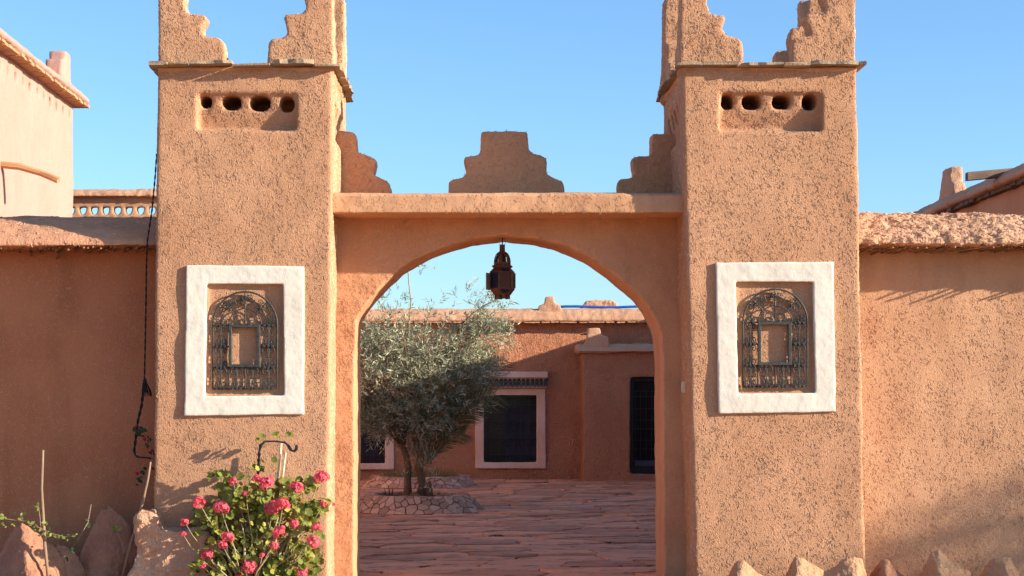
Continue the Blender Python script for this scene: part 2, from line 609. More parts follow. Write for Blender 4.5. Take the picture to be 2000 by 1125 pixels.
def cells(pts, rect, gap, period=None):
    """voronoi polygons of 2D points inside a rect, each shrunk by gap"""
    P = np.array(pts)
    Q = P
    if period:
        Q = np.concatenate([P, P + (period, 0), P - (period, 0)])
    res = []
    for i, p in enumerate(P):
        d = np.hypot(Q[:, 0] - p[0], Q[:, 1] - p[1])
        order = np.argsort(d)[1:26]
        if period:
            poly = [(p[0] - period / 2, rect[1]), (p[0] + period / 2, rect[1]), (p[0] + period / 2, rect[3]), (p[0] - period / 2, rect[3])]
        else:
            poly = [(rect[0], rect[1]), (rect[2], rect[1]), (rect[2], rect[3]), (rect[0], rect[3])]
        for j in order:
            q = Q[j]
            nx, ny = q - p
            ln = math.hypot(nx, ny)
            nx, ny = nx / ln, ny / ln
            poly = clip(poly, (p[0] + q[0]) / 2 - nx * gap, (p[1] + q[1]) / 2 - ny * gap, nx, ny)
            if len(poly) < 3:
                break
        res.append(poly)
    return res


def ring_frame(bm, outer, inner, y0, y1):
    """picture-frame shape from four outer and four inner (x, z) corners"""
    for i in range(4):
        j = (i + 1) % 4
        q = [outer[i], outer[j], inner[j], inner[i]]
        prism(bm, q, 'y', y0, y1)
    bmesh.ops.remove_doubles(bm, verts=bm.verts, dist=1e-5)
    dup = {}
    for f in bm.faces:
        dup.setdefault(tuple(round(c, 4) for c in f.calc_center_median()), []).append(f)
    kill = [f for fs in dup.values() if len(fs) > 1 for f in fs]
    bmesh.ops.delete(bm, geom=kill, context='FACES_ONLY')


# ------------------------------------------------------------------ ground
bm = bmesh.new()
for (x0, x1, y0, y1) in ((-900, 900, -300, 1500),):
    v = [bm.verts.new(p) for p in ((x0, y0, -0.03), (x1, y0, -0.03), (x1, y1, -0.03), (x0, y1, -0.03))]
    bm.faces.new(v)
gnd = single('ground', bm, 'ground', (0, 0, -0.03), '', '', kind='structure')

bm = bmesh.new()
box(bm, -6.4, 6.0, 15.2, 38.9, -0.028, -0.012)
floor = single('courtyard_floor', bm, 'joint', (0, 25, -0.02), '', '', kind='structure')


def ragged(poly, step, amp, seed):
    out = []
    n = len(poly)
    for i in range(n):
        a, b = Vector(poly[i]), Vector(poly[(i + 1) % n])
        L = (b - a).length
        k = max(1, int(L / step))
        nrm = Vector((-(b - a).y, (b - a).x))
        if nrm.length > 0:
            nrm.normalize()
        for j in range(k):
            p = a.lerp(b, j / k)
            p = p + nrm * amp * noise.noise(Vector((p.x * 5 + seed, p.y * 9, seed * 0.7)))
            out.append((p.x, p.y))
    return out


def flagstones():
    pts = []
    tries = 0
    area = (-3.4, 5.0, 15.4, 38.6)
    cell = 0.62
    while len(pts) < 560 and tries < 60000:
        tries += 1
        x, y = R.uniform(area[0], area[1]), R.uniform(area[2], area[3])
        u = x * 0.72
        if all((u - q[0]) ** 2 + (y - q[1]) ** 2 > (0.34 + 0.13 * (i % 3)) ** 2 for i, q in enumerate(pts)):
            pts.append((u, y))
    polys = cells(pts, (area[0] * 0.72, area[2], area[1] * 0.72, area[3]), 0.008)
    items = []
    for i, p in enumerate(polys):
        if len(p) < 3:
            continue
        q = [(a / 0.72, b) for a, b in p]
        cx = sum(a for a, b in q) / len(q)
        cy = sum(b for a, b in q) / len(q)
        q = ragged([(a - cx, b - cy) for a, b in q], 0.11, 0.06, i * 1.37)
        vis = abs(cx - 0.3 - 0.02 * (cy - 16)) < 1.5 + 0.09 * (cy - 16)
        items.append((0 if vis else 1, cy, cx, q, i))
    items.sort(key=lambda t: (t[0], t[1]))
    rest = bmesh.new()
    for k, (vis, cy, cx, q, i) in enumerate(items):
        b = bmesh.new() if k < 290 else rest
        h = R.uniform(0.0, 0.026)
        tx, ty = R.uniform(-0.006, 0.006), R.uniform(-0.02, 0.016)
        off = Vector((0, 0, 0)) if b is not rest else Vector((cx, cy, 0))
        cn = Vector((0, 0))
        top, low = [], []
        for (a, c) in q:
            z = h + a * tx + c * ty + 0.010 * noise.noise(Vector((a * 3, c * 5, i)))
            top.append(b.verts.new(off + Vector((a * 0.985, c * 0.97, z))))
            low.append(b.verts.new(off + Vector((a, c, -0.03))))
        n = len(q)
        b.faces.new(top)
        for j in range(n):
            b.faces.new((low[j], low[(j + 1) % n], top[(j + 1) % n], top[j]))
        if b is not rest:
            o = part('flagstone', b, 'flag', floor, local=True)
            o.location = Vector((cx, cy, 0)) - floor.location
    part('flagstone_field', rest, 'flag', floor, kind='stuff')


flagstones()

# ------------------------------------------------------------------ gate towers
FY = 15.7          # plane of the tower fronts
BY = 17.4          # their backs


def tower(name_label, topL, topR, botL, botR, recess, holes, frame_out, frame_in, merl, side):
    """pixel columns of the front face at y=130 and y=1150"""
    root = thing('gate_tower', ((X(botL, FY) + X(botR, FY)) / 2, (FY + BY) / 2, 0), name_label, 'gate tower', 'towers flanking the gateway')
    zt = Z(128, FY)
    bx0, bx1 = X(botL, FY), X(botR, FY)
    tx0, tx1 = X(topL, FY), X(topR, FY)
    bm = bmesh.new()
    hexa(bm, [(bx0, FY, -0.2), (bx1, FY, -0.2), (bx1, BY + 0.02, -0.2), (bx0, BY + 0.02, -0.2)],
         [(tx0, FY, zt), (tx1, FY, zt), (tx1 - 0.01, BY, zt), (tx0 + 0.01, BY, zt)])
    cut = bmesh.new()
    # wide shallow slot that gets deeper downwards, on the front and both flanks
    rx0, rx1, ry0, ry1 = recess
    zz0, zz1 = Z(ry1, FY), Z(ry0, FY)
    prism(cut, [(FY - 0.1, zz0), (FY + 0.135, zz0 + 0.03), (FY + 0.03, zz1 - 0.01), (FY - 0.1, zz1)], 'x', X(rx0, FY), X(rx1, FY))
    for (hx0, hx1, hy0, hy1) in holes:
        c = at((hx0 + hx1) / 2, (hy0 + hy1) / 2, FY)
        w, h = (hx1 - hx0) / 2 / 212.7, (hy1 - hy0) / 2 / 212.7
        pts = [(c.x + w * math.copysign(abs(math.cos(a)) ** 0.75, math.cos(a)), c.z + h * math.copysign(abs(math.sin(a)) ** 0.75, math.sin(a)))
               for a in [2 * math.pi * k / 14 for k in range(14)]]
        prism(cut, pts, 'y', FY - 0.05, FY + 0.55)
    fx0 = max(frame_in[0][0], frame_in[3][0]) ; fx1 = min(frame_in[1][0], frame_in[2][0])
    inner_px = [(a, b) for a, b in frame_in]
    prism(cut, [(X(a, FY), Z(b, FY)) for a, b in inner_px], 'y', FY - 0.1, FY + 0.024)
    xs = tx1 if side > 0 else tx0
    for k in range(4):
        yy = FY + 0.45 + 0.27 * k
        za = zz0 + 0.20
        box(cut, min(xs - 0.5 * side, xs + 0.1 * side), max(xs - 0.5 * side, xs + 0.1 * side), yy, yy + 0.15, za, za + 0.13)
    prism(cut, [(0, zz0), (-0.09 * side, zz0 + .01), (-0.012 * side, zz1 - 0.02), (0.1 * side, zz1), (0.1 * side, zz0)], 'y', FY + 0.36, FY + 1.44)
    for v in cut.verts[-10:]:
        v.co.x += xs
    me = clay('tower_body', bm, 0.018, 2, ((0.6, 0.03), (0.2, 0.008)), cut)
    body = part('tower_body', me, 'tower', root)
    st = straw_mesh('straw', me, 30000, lambda c, n: ((n[:, 1] < -0.3) + 0.6 * (np.abs(n[:, 0]) > 0.7)) * (c[:, 2] > 0) * 1.0, 0.010, 0.038, 0.0034, 0.0011)
    part('straw', st, 'straw', body, local=True, kind='stuff')
    # corner merlons
    base = Z(121, FY)
    T = 0.23

    def wing_y(sgn_y, ycorner, x0, x1, hs=1.0):
        prof = [(0, -0.12), (0.56, -0.12), (0.555, 0.19), (0.52, 0.225), (0.42, 0.235), (0.375, 0.28), (0.40, 0.42), (0.37, 0.445),
                (0.25, 0.46), (0.20, 0.55), (0.215, 0.7), (0.16, 0.92), (0, 0.92)]
        b = bmesh.new()
        prism(b, [(ycorner + sgn_y * a, base + c * hs) for a, c in prof], 'x', x0, x1)
        return b

    for corner, pts in merl.items():
        b = bmesh.new()
        pp = [(X(a, FY), Z(c, FY)) for a, c in pts]
        left = 'l' in corner
        rear = 'r' in corner[1:]
        xo = tx0 + 0.005 if left else tx1 - 0.005
        xi = xo + T if left else xo - T
        if rear:
            prism(b, pp, 'y', BY - 0.03 - T, BY - 0.03)
            sw = wing_y(-1, BY - 0.03, min(xo, xi), max(xo, xi), 0.28 if len(pts) < 8 else 1.0)
        else:
            prism(b, pp, 'y', FY + 0.02, FY + 0.02 + T)
            sw = wing_y(1, FY + 0.02, min(xo, xi), max(xo, xi))
        tmpm = to_mesh('t', sw)
        b.from_mesh(tmpm)
        bpy.data.meshes.remove(tmpm)
        mm = clay('merlon', b, 0.016, 2, ((0.4, 0.025), (0.12, 0.008), (0.05, 0.004)))
        mo = part('merlon', mm, 'tower', root)
        st = straw_mesh('straw', mm, 3400, lambda c, n: (n[:, 2] > -0.5) * 1.0, 0.012, 0.045, 0.0034, 0.0011)
        part('straw', st, 'straw', mo, local=True, kind='stuff')
    # rough plaster shelf and slate slabs round the top
    b = bmesh.new()
    o1, o2 = -0.012, 0.03
    zl = Z(133, FY)
    hexa(b, [(tx0 - o1, FY - o1, zl - 0.045), (tx1 + o1, FY - o1, zl - 0.045), (tx1 + o1, BY + o1, zl - 0.045), (tx0 - o1, BY + o1, zl - 0.045)],
         [(tx0 - o2 + .02, FY - o2 + .02, zl + .006), (tx1 + o2 - .02, FY - o2 + .02, zl + .006), (tx1 + o2 - .02, BY + o2 - .02, zl + .006), (tx0 - o2 + .02, BY + o2 - .02, zl + .006)])
    cor = clay('cornice', b, 0.018, 2, ((0.2, 0.03), (0.06, 0.016)))
    part('cornice', cor, 'arch', root)
    zt2 = zl + 0.004

    def slab(x0, x1, y0, y1):
        b = bmesh.new()
        th = R.uniform(0.018, 0.042)
        dz = R.uniform(-0.008, 0.016)
        til = R.uniform(-0.03, 0.03) if (x1 - x0) > 0.34 or y0 < FY else R.uniform(-0.01, 0.01)
        nx = max(2, int(max(x1 - x0, y1 - y0) / 0.07))
        pts = []
        longx = (x1 - x0) > (y1 - y0)
        for k in range(nx + 1):
            f = k / nx
            if longx:
                pts.append((x0 + (x1 - x0) * f, y0 + R.uniform(-0.02, 0.02)))
            else:
                pts.append((x0 + R.uniform(-0.02, 0.02), y0 + (y1 - y0) * f))
        for k in range(nx, -1, -1):
            f = k / nx
            if longx:
                pts.append((x0 + (x1 - x0) * f, y1 + R.uniform(-0.02, 0.02)))
            else:
                pts.append((x1 + R.uniform(-0.02, 0.02), y0 + (y1 - y0) * f))
        cx = (x0 + x1) / 2
        lo = [b.verts.new((p[0], p[1], zt2 + dz + (p[0] - cx) * til)) for p in pts]
        hi = [b.verts.new((p[0] + R.uniform(-.012, .012), p[1] + R.uniform(-.014, .014), zt2 + dz + th + (p[0] - cx) * til + R.uniform(-.004, .004))) for p in pts]
        n = len(pts)
        b.faces.new(lo[::-1])
        b.faces.new(hi)
        for j in range(n):
            b.faces.new((lo[j], lo[(j + 1) % n], hi[(j + 1) % n], hi[j]))
        part('slate_slab', b, 'slate', root)

    def run(a0, a1):
        xs_, x = [], a0
        while x < a1 - 0.12:
            w = min(R.uniform(0.14, 0.46), a1 - x)
            if a1 - x - w < 0.15:
                w = a1 - x
            xs_.append((x + 0.002, x + w - R.uniform(0.003, 0.012)))
            x += w
        return xs_
    for (p, q) in run(tx0 - 0.055, tx1 + 0.075):
        slab(p, q, FY - 0.125 + R.uniform(-0.015, 0.025), FY + 0.25)
    for (p, q) in run(tx0 - 0.055, tx1 + 0.075):
        slab(p, q, BY - 0.2, BY + 0.08)
    for (p, q) in run(FY + 0.262, BY - 0.22):
        slab(tx0 - 0.08 + R.uniform(-.01, .01), tx0 + 0.25, p, q)
        slab(tx1 - 0.25, tx1 + 0.08 + R.uniform(-.01, .01), p, q)
    # white plaster frame round the niche
    b = bmesh.new()
    ring_frame(b, [(X(a, FY), Z(c, FY)) for a, c in frame_out], [(X(a, FY), Z(c, FY)) for a, c in frame_in], FY - 0.034, FY + 0.04)
    fm = clay('niche_frame', b, 0.009, 3, ((0.25, 0.012), (0.06, 0.004)))
    part('niche_frame', fm, 'white', root)
    return root


ML = {'l': [(311, 140), (440, 140), (436, 82), (427, 73), (398, 69), (393, 55), (402, 32), (396, 27), (366, 25), (358, 8), (361, -40), (352, -75), (313, -75)],
      'e': [(521, 140), (525, 82), (531, 75), (554, 72), (561, 64), (554, 33), (560, 27), (590, 24), (598, 14), (593, -8), (600, -75), (648, -75), (651, 140)]}
MR = {'l': [(1327, 140), (1455, 140), (1450, 80), (1440, 73), (1421, 70), (1410, 56), (1417, 33), (1411, 29), (1389, 28), (1382, 8), (1381, -75), (1332, -75)],
      'e': [(1546, 140), (1550, 73), (1586, 68), (1579, 45), (1572, 35), (1578, 28), (1611, 25), (1616, 15), (1606, -8), (1607, -75), (1658, -75), (1662, 20), (1674, 140)]}


def rear(pts, x0px, x1px):
    """the same steps at the rear corner"""
    return [(a, c) for a, c in pts]


for MM in (ML, MR):
    for k in ('l', 'e'):
        MM[k + 'r'] = MM[k]
MR['er'] = [(1568, 140), (1568, 40), (1574, 36), (1603, 34), (1598, 12), (1603, -12), (1640, -16), (1636, -40), (1640, -75), (1672, -75), (1673, 140)]
ML['lr'] = [(a, max(c, 66)) for a, c in ML['l'][:5]] + [(313, 68)]     # only the lowest step is left of this one

tl = tower('left adobe gate tower with a geranium bush at its foot', 307, 649, 299, 640, (385, 579, 180, 257),
           [(389, 413, 184, 209), (431, 470, 184, 213), (486, 527, 184, 214), (545, 574, 186, 216)],
           [(365, 518), (594.5, 520.5), (594, 809.5), (361, 812)], [(404.5, 555), (554, 555), (555.5, 772), (401.6, 774)], ML, 1)
tr = tower('right adobe gate tower with pointed edging stones at its foot', 1332, 1673, 1360, 1691, (1406, 1606, 178, 259),
           [(1409, 1436, 180, 212), (1450, 1489, 182, 212), (1508, 1548, 182, 212), (1568, 1598, 181, 213)],
           [(1397, 513), (1626.5, 512), (1631, 804.5), (1403, 808)], [(1436, 550.5), (1587, 550.5), (1591.5, 767.5), (1441, 769)], MR, -1)

# ------------------------------------------------------------------ arch between them
AY0, AY1 = 16.4, 17.2
ARCH = [(691, 1180), (693, 1000), (693, 760), (694, 660), (697, 624), (706, 608), (732, 573), (754, 550), (780, 526), (812, 506),
        (860, 485), (920, 466), (985, 459), (1050, 466), (1100, 478), (1160, 507), (1192, 531), (1224, 557), (1250, 579),
        (1269, 605), (1283, 630), (1291, 656), (1294, 720), (1296, 900), (1297, 1180)]
gate = thing('gate_arch', ((X(990, AY0)), 16.8, 0), 'rounded adobe gateway arch with stepped merlons between the two towers', 'archway')
bm = bmesh.new()
xl, xr = -1.42, 2.08
pts = [(X(a, AY0), Z(c, AY0)) for a, c in ARCH]
prism(bm, [(xl, -0.1)] + pts + [(xr, -0.1), (xr, 3.56), (xl, 3.56)], 'y', AY0, AY1)
am = clay('arch_wall', bm, 0.02, 4, ((0.6, 0.03), (0.15, 0.010), (0.05, 0.004)))
ap = part('arch_wall', am, 'arch', gate)
st = straw_mesh('straw', am, 9000, lambda c, n: (n[:, 1] < -0.5) * 1.0, 0.02, 0.05, 0.003, 0.0005)
part('straw', st, 'straw', ap, local=True, kind='stuff')
bm = bmesh.new()
prism(bm, [(15.86, 3.475), (15.86, 3.655), (16.0, 3.68), (17.22, 3.74), (17.22, 3.5), (16.5, 3.49)], 'x', xl + .03, xr - .03)
lm = clay('ledge', bm, 0.02, 3, ((0.5, 0.03), (0.14, 0.010), (0.05, 0.003)))
lp = part('ledge', lm, 'ledge', gate)
st = straw_mesh('straw', lm, 700, lambda c, n: (n[:, 1] < -0.3) * 1.0, 0.015, 0.045, 0.003, 0.0006)
part('straw', st, 'straw', lp, local=True, kind='stuff')
MY = 16.86
GM = [[(640, 262), (652, 254), (690, 258), (697, 268), (697, 295), (733, 309), (735, 318), (729, 340), (757, 354), (763, 368), (763, 400), (640, 400)],
      [(875, 400), (876, 356), (884, 350), (903, 346), (911, 338), (906, 312), (909, 306), (936, 302), (939, 290), (941, 258), (990, 255), (1030, 258),
       (1032, 293), (1040, 300), (1062, 305), (1068, 311), (1067, 337), (1072, 342), (1099, 354), (1103, 366), (1103, 400)],
      [(1340, 400), (1340, 262), (1274, 260), (1272, 302), (1238, 306), (1234, 313), (1240, 340), (1236, 346), (1210, 351), (1207, 360), (1207, 400)]]
for g in GM:
    b = bmesh.new()
    prism(b, [(X(a, MY), Z(c, MY)) for a, c in g], 'y', MY, MY + 0.26)
    mm = clay('merlon', b, 0.016, 2, ((0.3, 0.022), (0.1, 0.010), (0.04, 0.005)))
    mo = part('merlon', mm, 'arch', gate)
    st = straw_mesh('straw', mm, 700, lambda c, n: (n[:, 1] < -0.3) * 1.0, 0.02, 0.06, 0.004, 0.002)
    part('straw', st, 'straw', mo, local=True, kind='stuff')

# ------------------------------------------------------------------ boundary walls


def boundary(x0, x1, label, zl, zt, rough, right):
    root = thing('boundary_wall', ((x0 + x1) / 2, 16.4, 0), label, 'wall', 'garden walls beside the gate')
    bm = bmesh.new()
    box(bm, x0, x1, 16.3, 16.7, -0.15, zl + 0.06)
    me = clay('wall_body', bm, 0.03, 3, ((0.7, 0.04), (0.2, 0.006)))
    w = part('wall_body', me, 'wall' if right else 'shadewall', root)
    st = straw_mesh('straw', me, 9000, lambda c, n: (n[:, 1] < -0.5) * (np.abs(c[:, 0]) < 5.4), 0.010, 0.038, 0.0031, 0.0009)
    part('straw', st, 'straw', w, local=True, kind='stuff')
    bm = bmesh.new()
    prism(bm, [(15.87, zl), (15.90, zl + 0.07), (16.02, zl + 0.17), (16.25, zt - 0.03), (16.4, zt), (16.6, zt - 0.03), (16.95, zl + 0.06), (16.95, zl)], 'x', x0, x1)
    ds = ((0.4, 0.05), (0.13, 0.05), (0.05, 0.03)) if rough else ((0.5, 0.05), (0.12, 0.012), (0.05, 0.006))
    cm = clay('coping', bm, 0.02, 2, ds)
    c = part('coping', cm, 'coping' if right else 'shadecoping', root)
    st = straw_mesh('straw', cm, 6000 if right else 1500, lambda cc, n: (n[:, 1] < 0.3) * (np.abs(cc[:, 0]) < 5.4), 0.015, 0.05, 0.004, 0.004)
    part('straw', st, 'straw', c, local=True, kind='stuff')
    # reeds under the mud coping
    x = x0 if right else x1
    sgn = 1 if right else -1
    vis = 0
    b = None
    ms = []
    for v in range(4):
        bb = bmesh.new()
        L = 0.5
        tube(bb, [(0, 0, 0), (0.004, 0.16, 0.002), (-0.004, 0.33, 0.0), (0.002, L, 0.002)], [0.0095, 0.009, 0.0095, 0.010], 6)
        mm = to_mesh('cane', bb, False)
        setmat(mm, 'cane')
        ms.append(mm)
    end = x1 if right else x0
    nvis = 150
    i = 0
    while (x < end) if right else (x > end):
        o = bpy.data.objects.new('cane', R.choice(ms))
        COL.objects.link(o)
        o.parent = root
        q_ = R.random()
        yo = -R.uniform(0.04, 0.11) if (q_ < 0.20 and right) else (R.uniform(-0.02, 0.02) if q_ < 0.25 else R.uniform(0.03, 0.10))
        o.location = Vector((x, 15.88 + yo, zl - 0.018 + R.uniform(-0.018, 0.012))) - root.location
        o.rotation_euler = (R.uniform(-0.10, 0.05), R.uniform(0, 6), R.uniform(-0.1, 0.1) + (0.30 if right else 0.34))
        x += sgn * R.uniform(0.03, 0.06)
        i += 1
        if i > nvis:
            break
    return root


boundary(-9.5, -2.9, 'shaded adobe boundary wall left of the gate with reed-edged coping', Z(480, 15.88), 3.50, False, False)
boundary(3.50, 9.5, 'sunlit adobe boundary wall right of the gate with rough crumbling coping', Z(478, 15.88), 3.52, True, True)

# ------------------------------------------------------------------ left tall house
LX = -6.5


def left_house():
    yc = -(VX - 143) and LX / ((143 - VX) / FPX)       # far corner
    root = thing('adobe_house', (LX - 2, 23, 0), 'tall pale adobe house at far left with row of small vents', 'house')
    zt = Z(196, yc)
    bm = bmesh.new()
    box(bm, LX - 4, LX, 18.6, yc, -0.1, zt)
    cut = bmesh.new()
    n = 26
    for k in range(n):
        y = yc - 0.22 - k * 0.40
        zc = zt - 0.27
        h = 0.06
        box(cut, LX - 0.6, LX + 0.1, y - 0.055, y + 0.055, zc - h - .02, zc + h)
    me = clay('house_wall', bm, 0.035, 3, ((0.9, 0.05), (0.2, 0.012)), cut)
    part('house_wall', me, 'pale', root)
    b = bmesh.new()
    ov = 0.24
    prism(b, [(LX - 0.7, zt + 0.30), (LX - 0.2, zt + 0.27), (LX + 0.1, zt + 0.15), (LX + ov, zt + 0.015), (LX + ov - .02, zt - 0.03), (LX - 0.1, zt - 0.12), (LX - 0.7, zt - 0.12)], 'y', 18.5, yc + 0.17)
    prism(b, [(LX - 4.2, zt - 0.05), (LX - 0.1, zt - 0.05), (LX - 0.1, zt + 0.1), (LX - 4.2, zt + 0.1)], 'y', yc - 0.5, yc + 0.17)
    part('roof_coping', clay('roof_coping', b, 0.03, 2, ((0.4, 0.04), (0.1, 0.025))), 'pale', root)
    # ends of the boards under the eave
    for k in range(44):
        y = yc + 0.13 - k * 0.19
        b = bmesh.new()
        box(b, LX - 0.05, LX + ov - 0.035 + R.uniform(-.015, .02), y - 0.085, y + 0.085, zt - 0.085 + R.uniform(-.006, .006), zt - 0.045)
        part('eave_board', b, 'beam', root)
    b = bmesh.new()
    x0 = LX - 0.28
    prism(b, [(yc - 0.62, zt + 0.05), (yc - 0.6, zt + 0.55), (yc - 0.38, zt + 0.58), (yc - 0.36, zt + 0.72), (yc - 0.02, zt + 0.72), (yc + 0.0, zt + 0.4), (yc + 0.16, zt + 0.0)], 'x', LX - 0.30, LX - 0.03)
    part('merlon', clay('merlon', b, 0.025, 4, ((0.3, 0.04), (0.1, 0.015))), 'pale', root)
    b = bmesh.new()
    prism(b, [(yc - 5.6, zt + 0.1), (yc - 5.6, zt + 0.95), (yc - 5.1, zt + 0.95), (yc - 4.9, zt + 0.5), (yc - 4.55, zt + 0.2)], 'x', LX - 0.32, LX - 0.03)
    part('merlon', clay('merlon', b, 0.025, 4, ((0.3, 0.04), (0.1, 0.015))), 'pale', root)
    # wooden spout
    d = LX / ((4 - VX) / FPX)
    p = at(4, 322, d)
    b = bmesh.new()
    tube(b, [p + Vector((-0.2, 0, 0.02)), p + Vector((0.25, -.02, -0.03)), p + Vector((0.55, -0.05, -0.12)), p + Vector((0.80, -0.1, -0.23))], [0.05, 0.05, 0.046, 0.046], 7)
    part('drain_spout', b, 'beam', root)


left_house()

# ------------------------------------------------------------------ wing with pierced parapet


def pierced_house():
    Y = 30.0
    root = thing('adobe_house', (-7, 32, 0), 'adobe roof terrace with pierced parapet behind the left wall', 'house')
    zt = Z(378, Y)
    bm = bmesh.new()
    x0, x1 = -10.5, -5.0
    box(bm, x0, x1, Y + 0.03, 38.7, -0.1, zt - 0.62)
    box(bm, x0, x1, Y, Y + 0.18, zt - 0.7, zt)
    box(bm, x1 - 0.18, x1, Y, 38.7, zt - 0.7, zt)
    cut = bmesh.new()
    px = 127
    while px < 380:
        c = at(px + 11, 404, Y)
        prism(cut, [(c.x - 0.068, c.z), (c.x + 0.068, c.z), (c.x + 0.06, c.z - 0.08), (c.x + 0.028, c.z - 0.135), (c.x - 0.028, c.z - 0.135), (c.x - 0.06, c.z - 0.08)], 'y', Y - 0.1, Y + 0.4)
        px += 22.6
    part('house_wall', clay('house_wall', bm, 0.022, 2, ((0.5, 0.03), (0.1, 0.015)), cut), 'tower', root)
    b = bmesh.new()
    prism(b, [(Y - 0.13, zt - 0.06), (Y - 0.11, zt + 0.02), (Y + 0.05, zt + 0.09), (Y + 0.16, zt + 0.09), (Y + 0.3, zt - 0.06)], 'x', x0, x1 + 0.1)
    part('parapet_coping', clay('parapet_coping', b, 0.022, 2, ((0.3, 0.04), (0.09, 0.03))), 'coping', root)


pierced_house()

# ------------------------------------------------------------------ right house, its eave shades the courtyard
RX = 6.0


def right_house():
    root = thing('adobe_house', (RX + 2, 27, 0), 'low adobe house behind the right wall with dark wooden spout', 'house')
    zt = 4.22
    bm = bmesh.new()
    box(bm, RX, RX + 4, 17.2, 38.9, -0.1, zt)
    part('house_wall', clay('house_wall', bm, 0.05, 2, ((0.9, 0.05), (0.2, 0.012))), 'arch', root)
    b = bmesh.new()
    prism(b, [(RX - 0.16, zt - 0.07), (RX - 0.17, zt - 0.01), (RX - 0.02, zt + 0.11), (RX + 0.2, zt + 0.16), (RX + 0.5, zt + 0.14), (RX + 0.5, zt - 0.07)], 'y', 17.1, 38.8)
    part('roof_coping', clay('roof_coping', b, 0.03, 2, ((0.4, 0.04), (0.1, 0.03))), 'coping', root)
    for k in range(60):
        y = 17.3 + k * 0.19
        b = bmesh.new()
        box(b, RX - 0.10 + R.uniform(-0.02, .02), RX + .1, y - 0.085, y + 0.085, zt - 0.115 + R.uniform(-.008, .008), zt - 0.072)
        part('eave_board', b, 'darkbeam', root)
    d = RX / ((1847 - VX) / FPX)
    b = bmesh.new()
    zb = zt + 0.1
    prism(b, [(d - 0.36, zb), (d - 0.33, zb + 0.17), (d - 0.2, zb + 0.2), (d - 0.17, zb + 0.40), (d + 0.18, zb + 0.40), (d + 0.24, zb + .2), (d + 0.40, zb)], 'x', RX - 0.0, RX + 0.16)
    part('merlon', clay('merlon', b, 0.022, 4, ((0.3, 0.04), (0.08, 0.02))), 'coping', root)
    d = RX / ((1968 - VX) / FPX)
    p = at(1965, 338, d)
    q = at(1888, 345, d - 0.1)
    b = bmesh.new()
    dv = (q - p).normalized()
    s = Vector((0, 0.055, 0))
    up = Vector((0, 0, 0.045))
    pp = p - dv * 0.25
    hexa(b, [pp - s - up, q - s - up, q + s - up, pp + s - up], [pp - s + up, q - s + up, q + s + up, pp + s + up])
    part('drain_spout', b, 'darkbeam', root)


right_house()

# ------------------------------------------------------------------ house across the courtyard
HY = 38.9
PY = 37.9


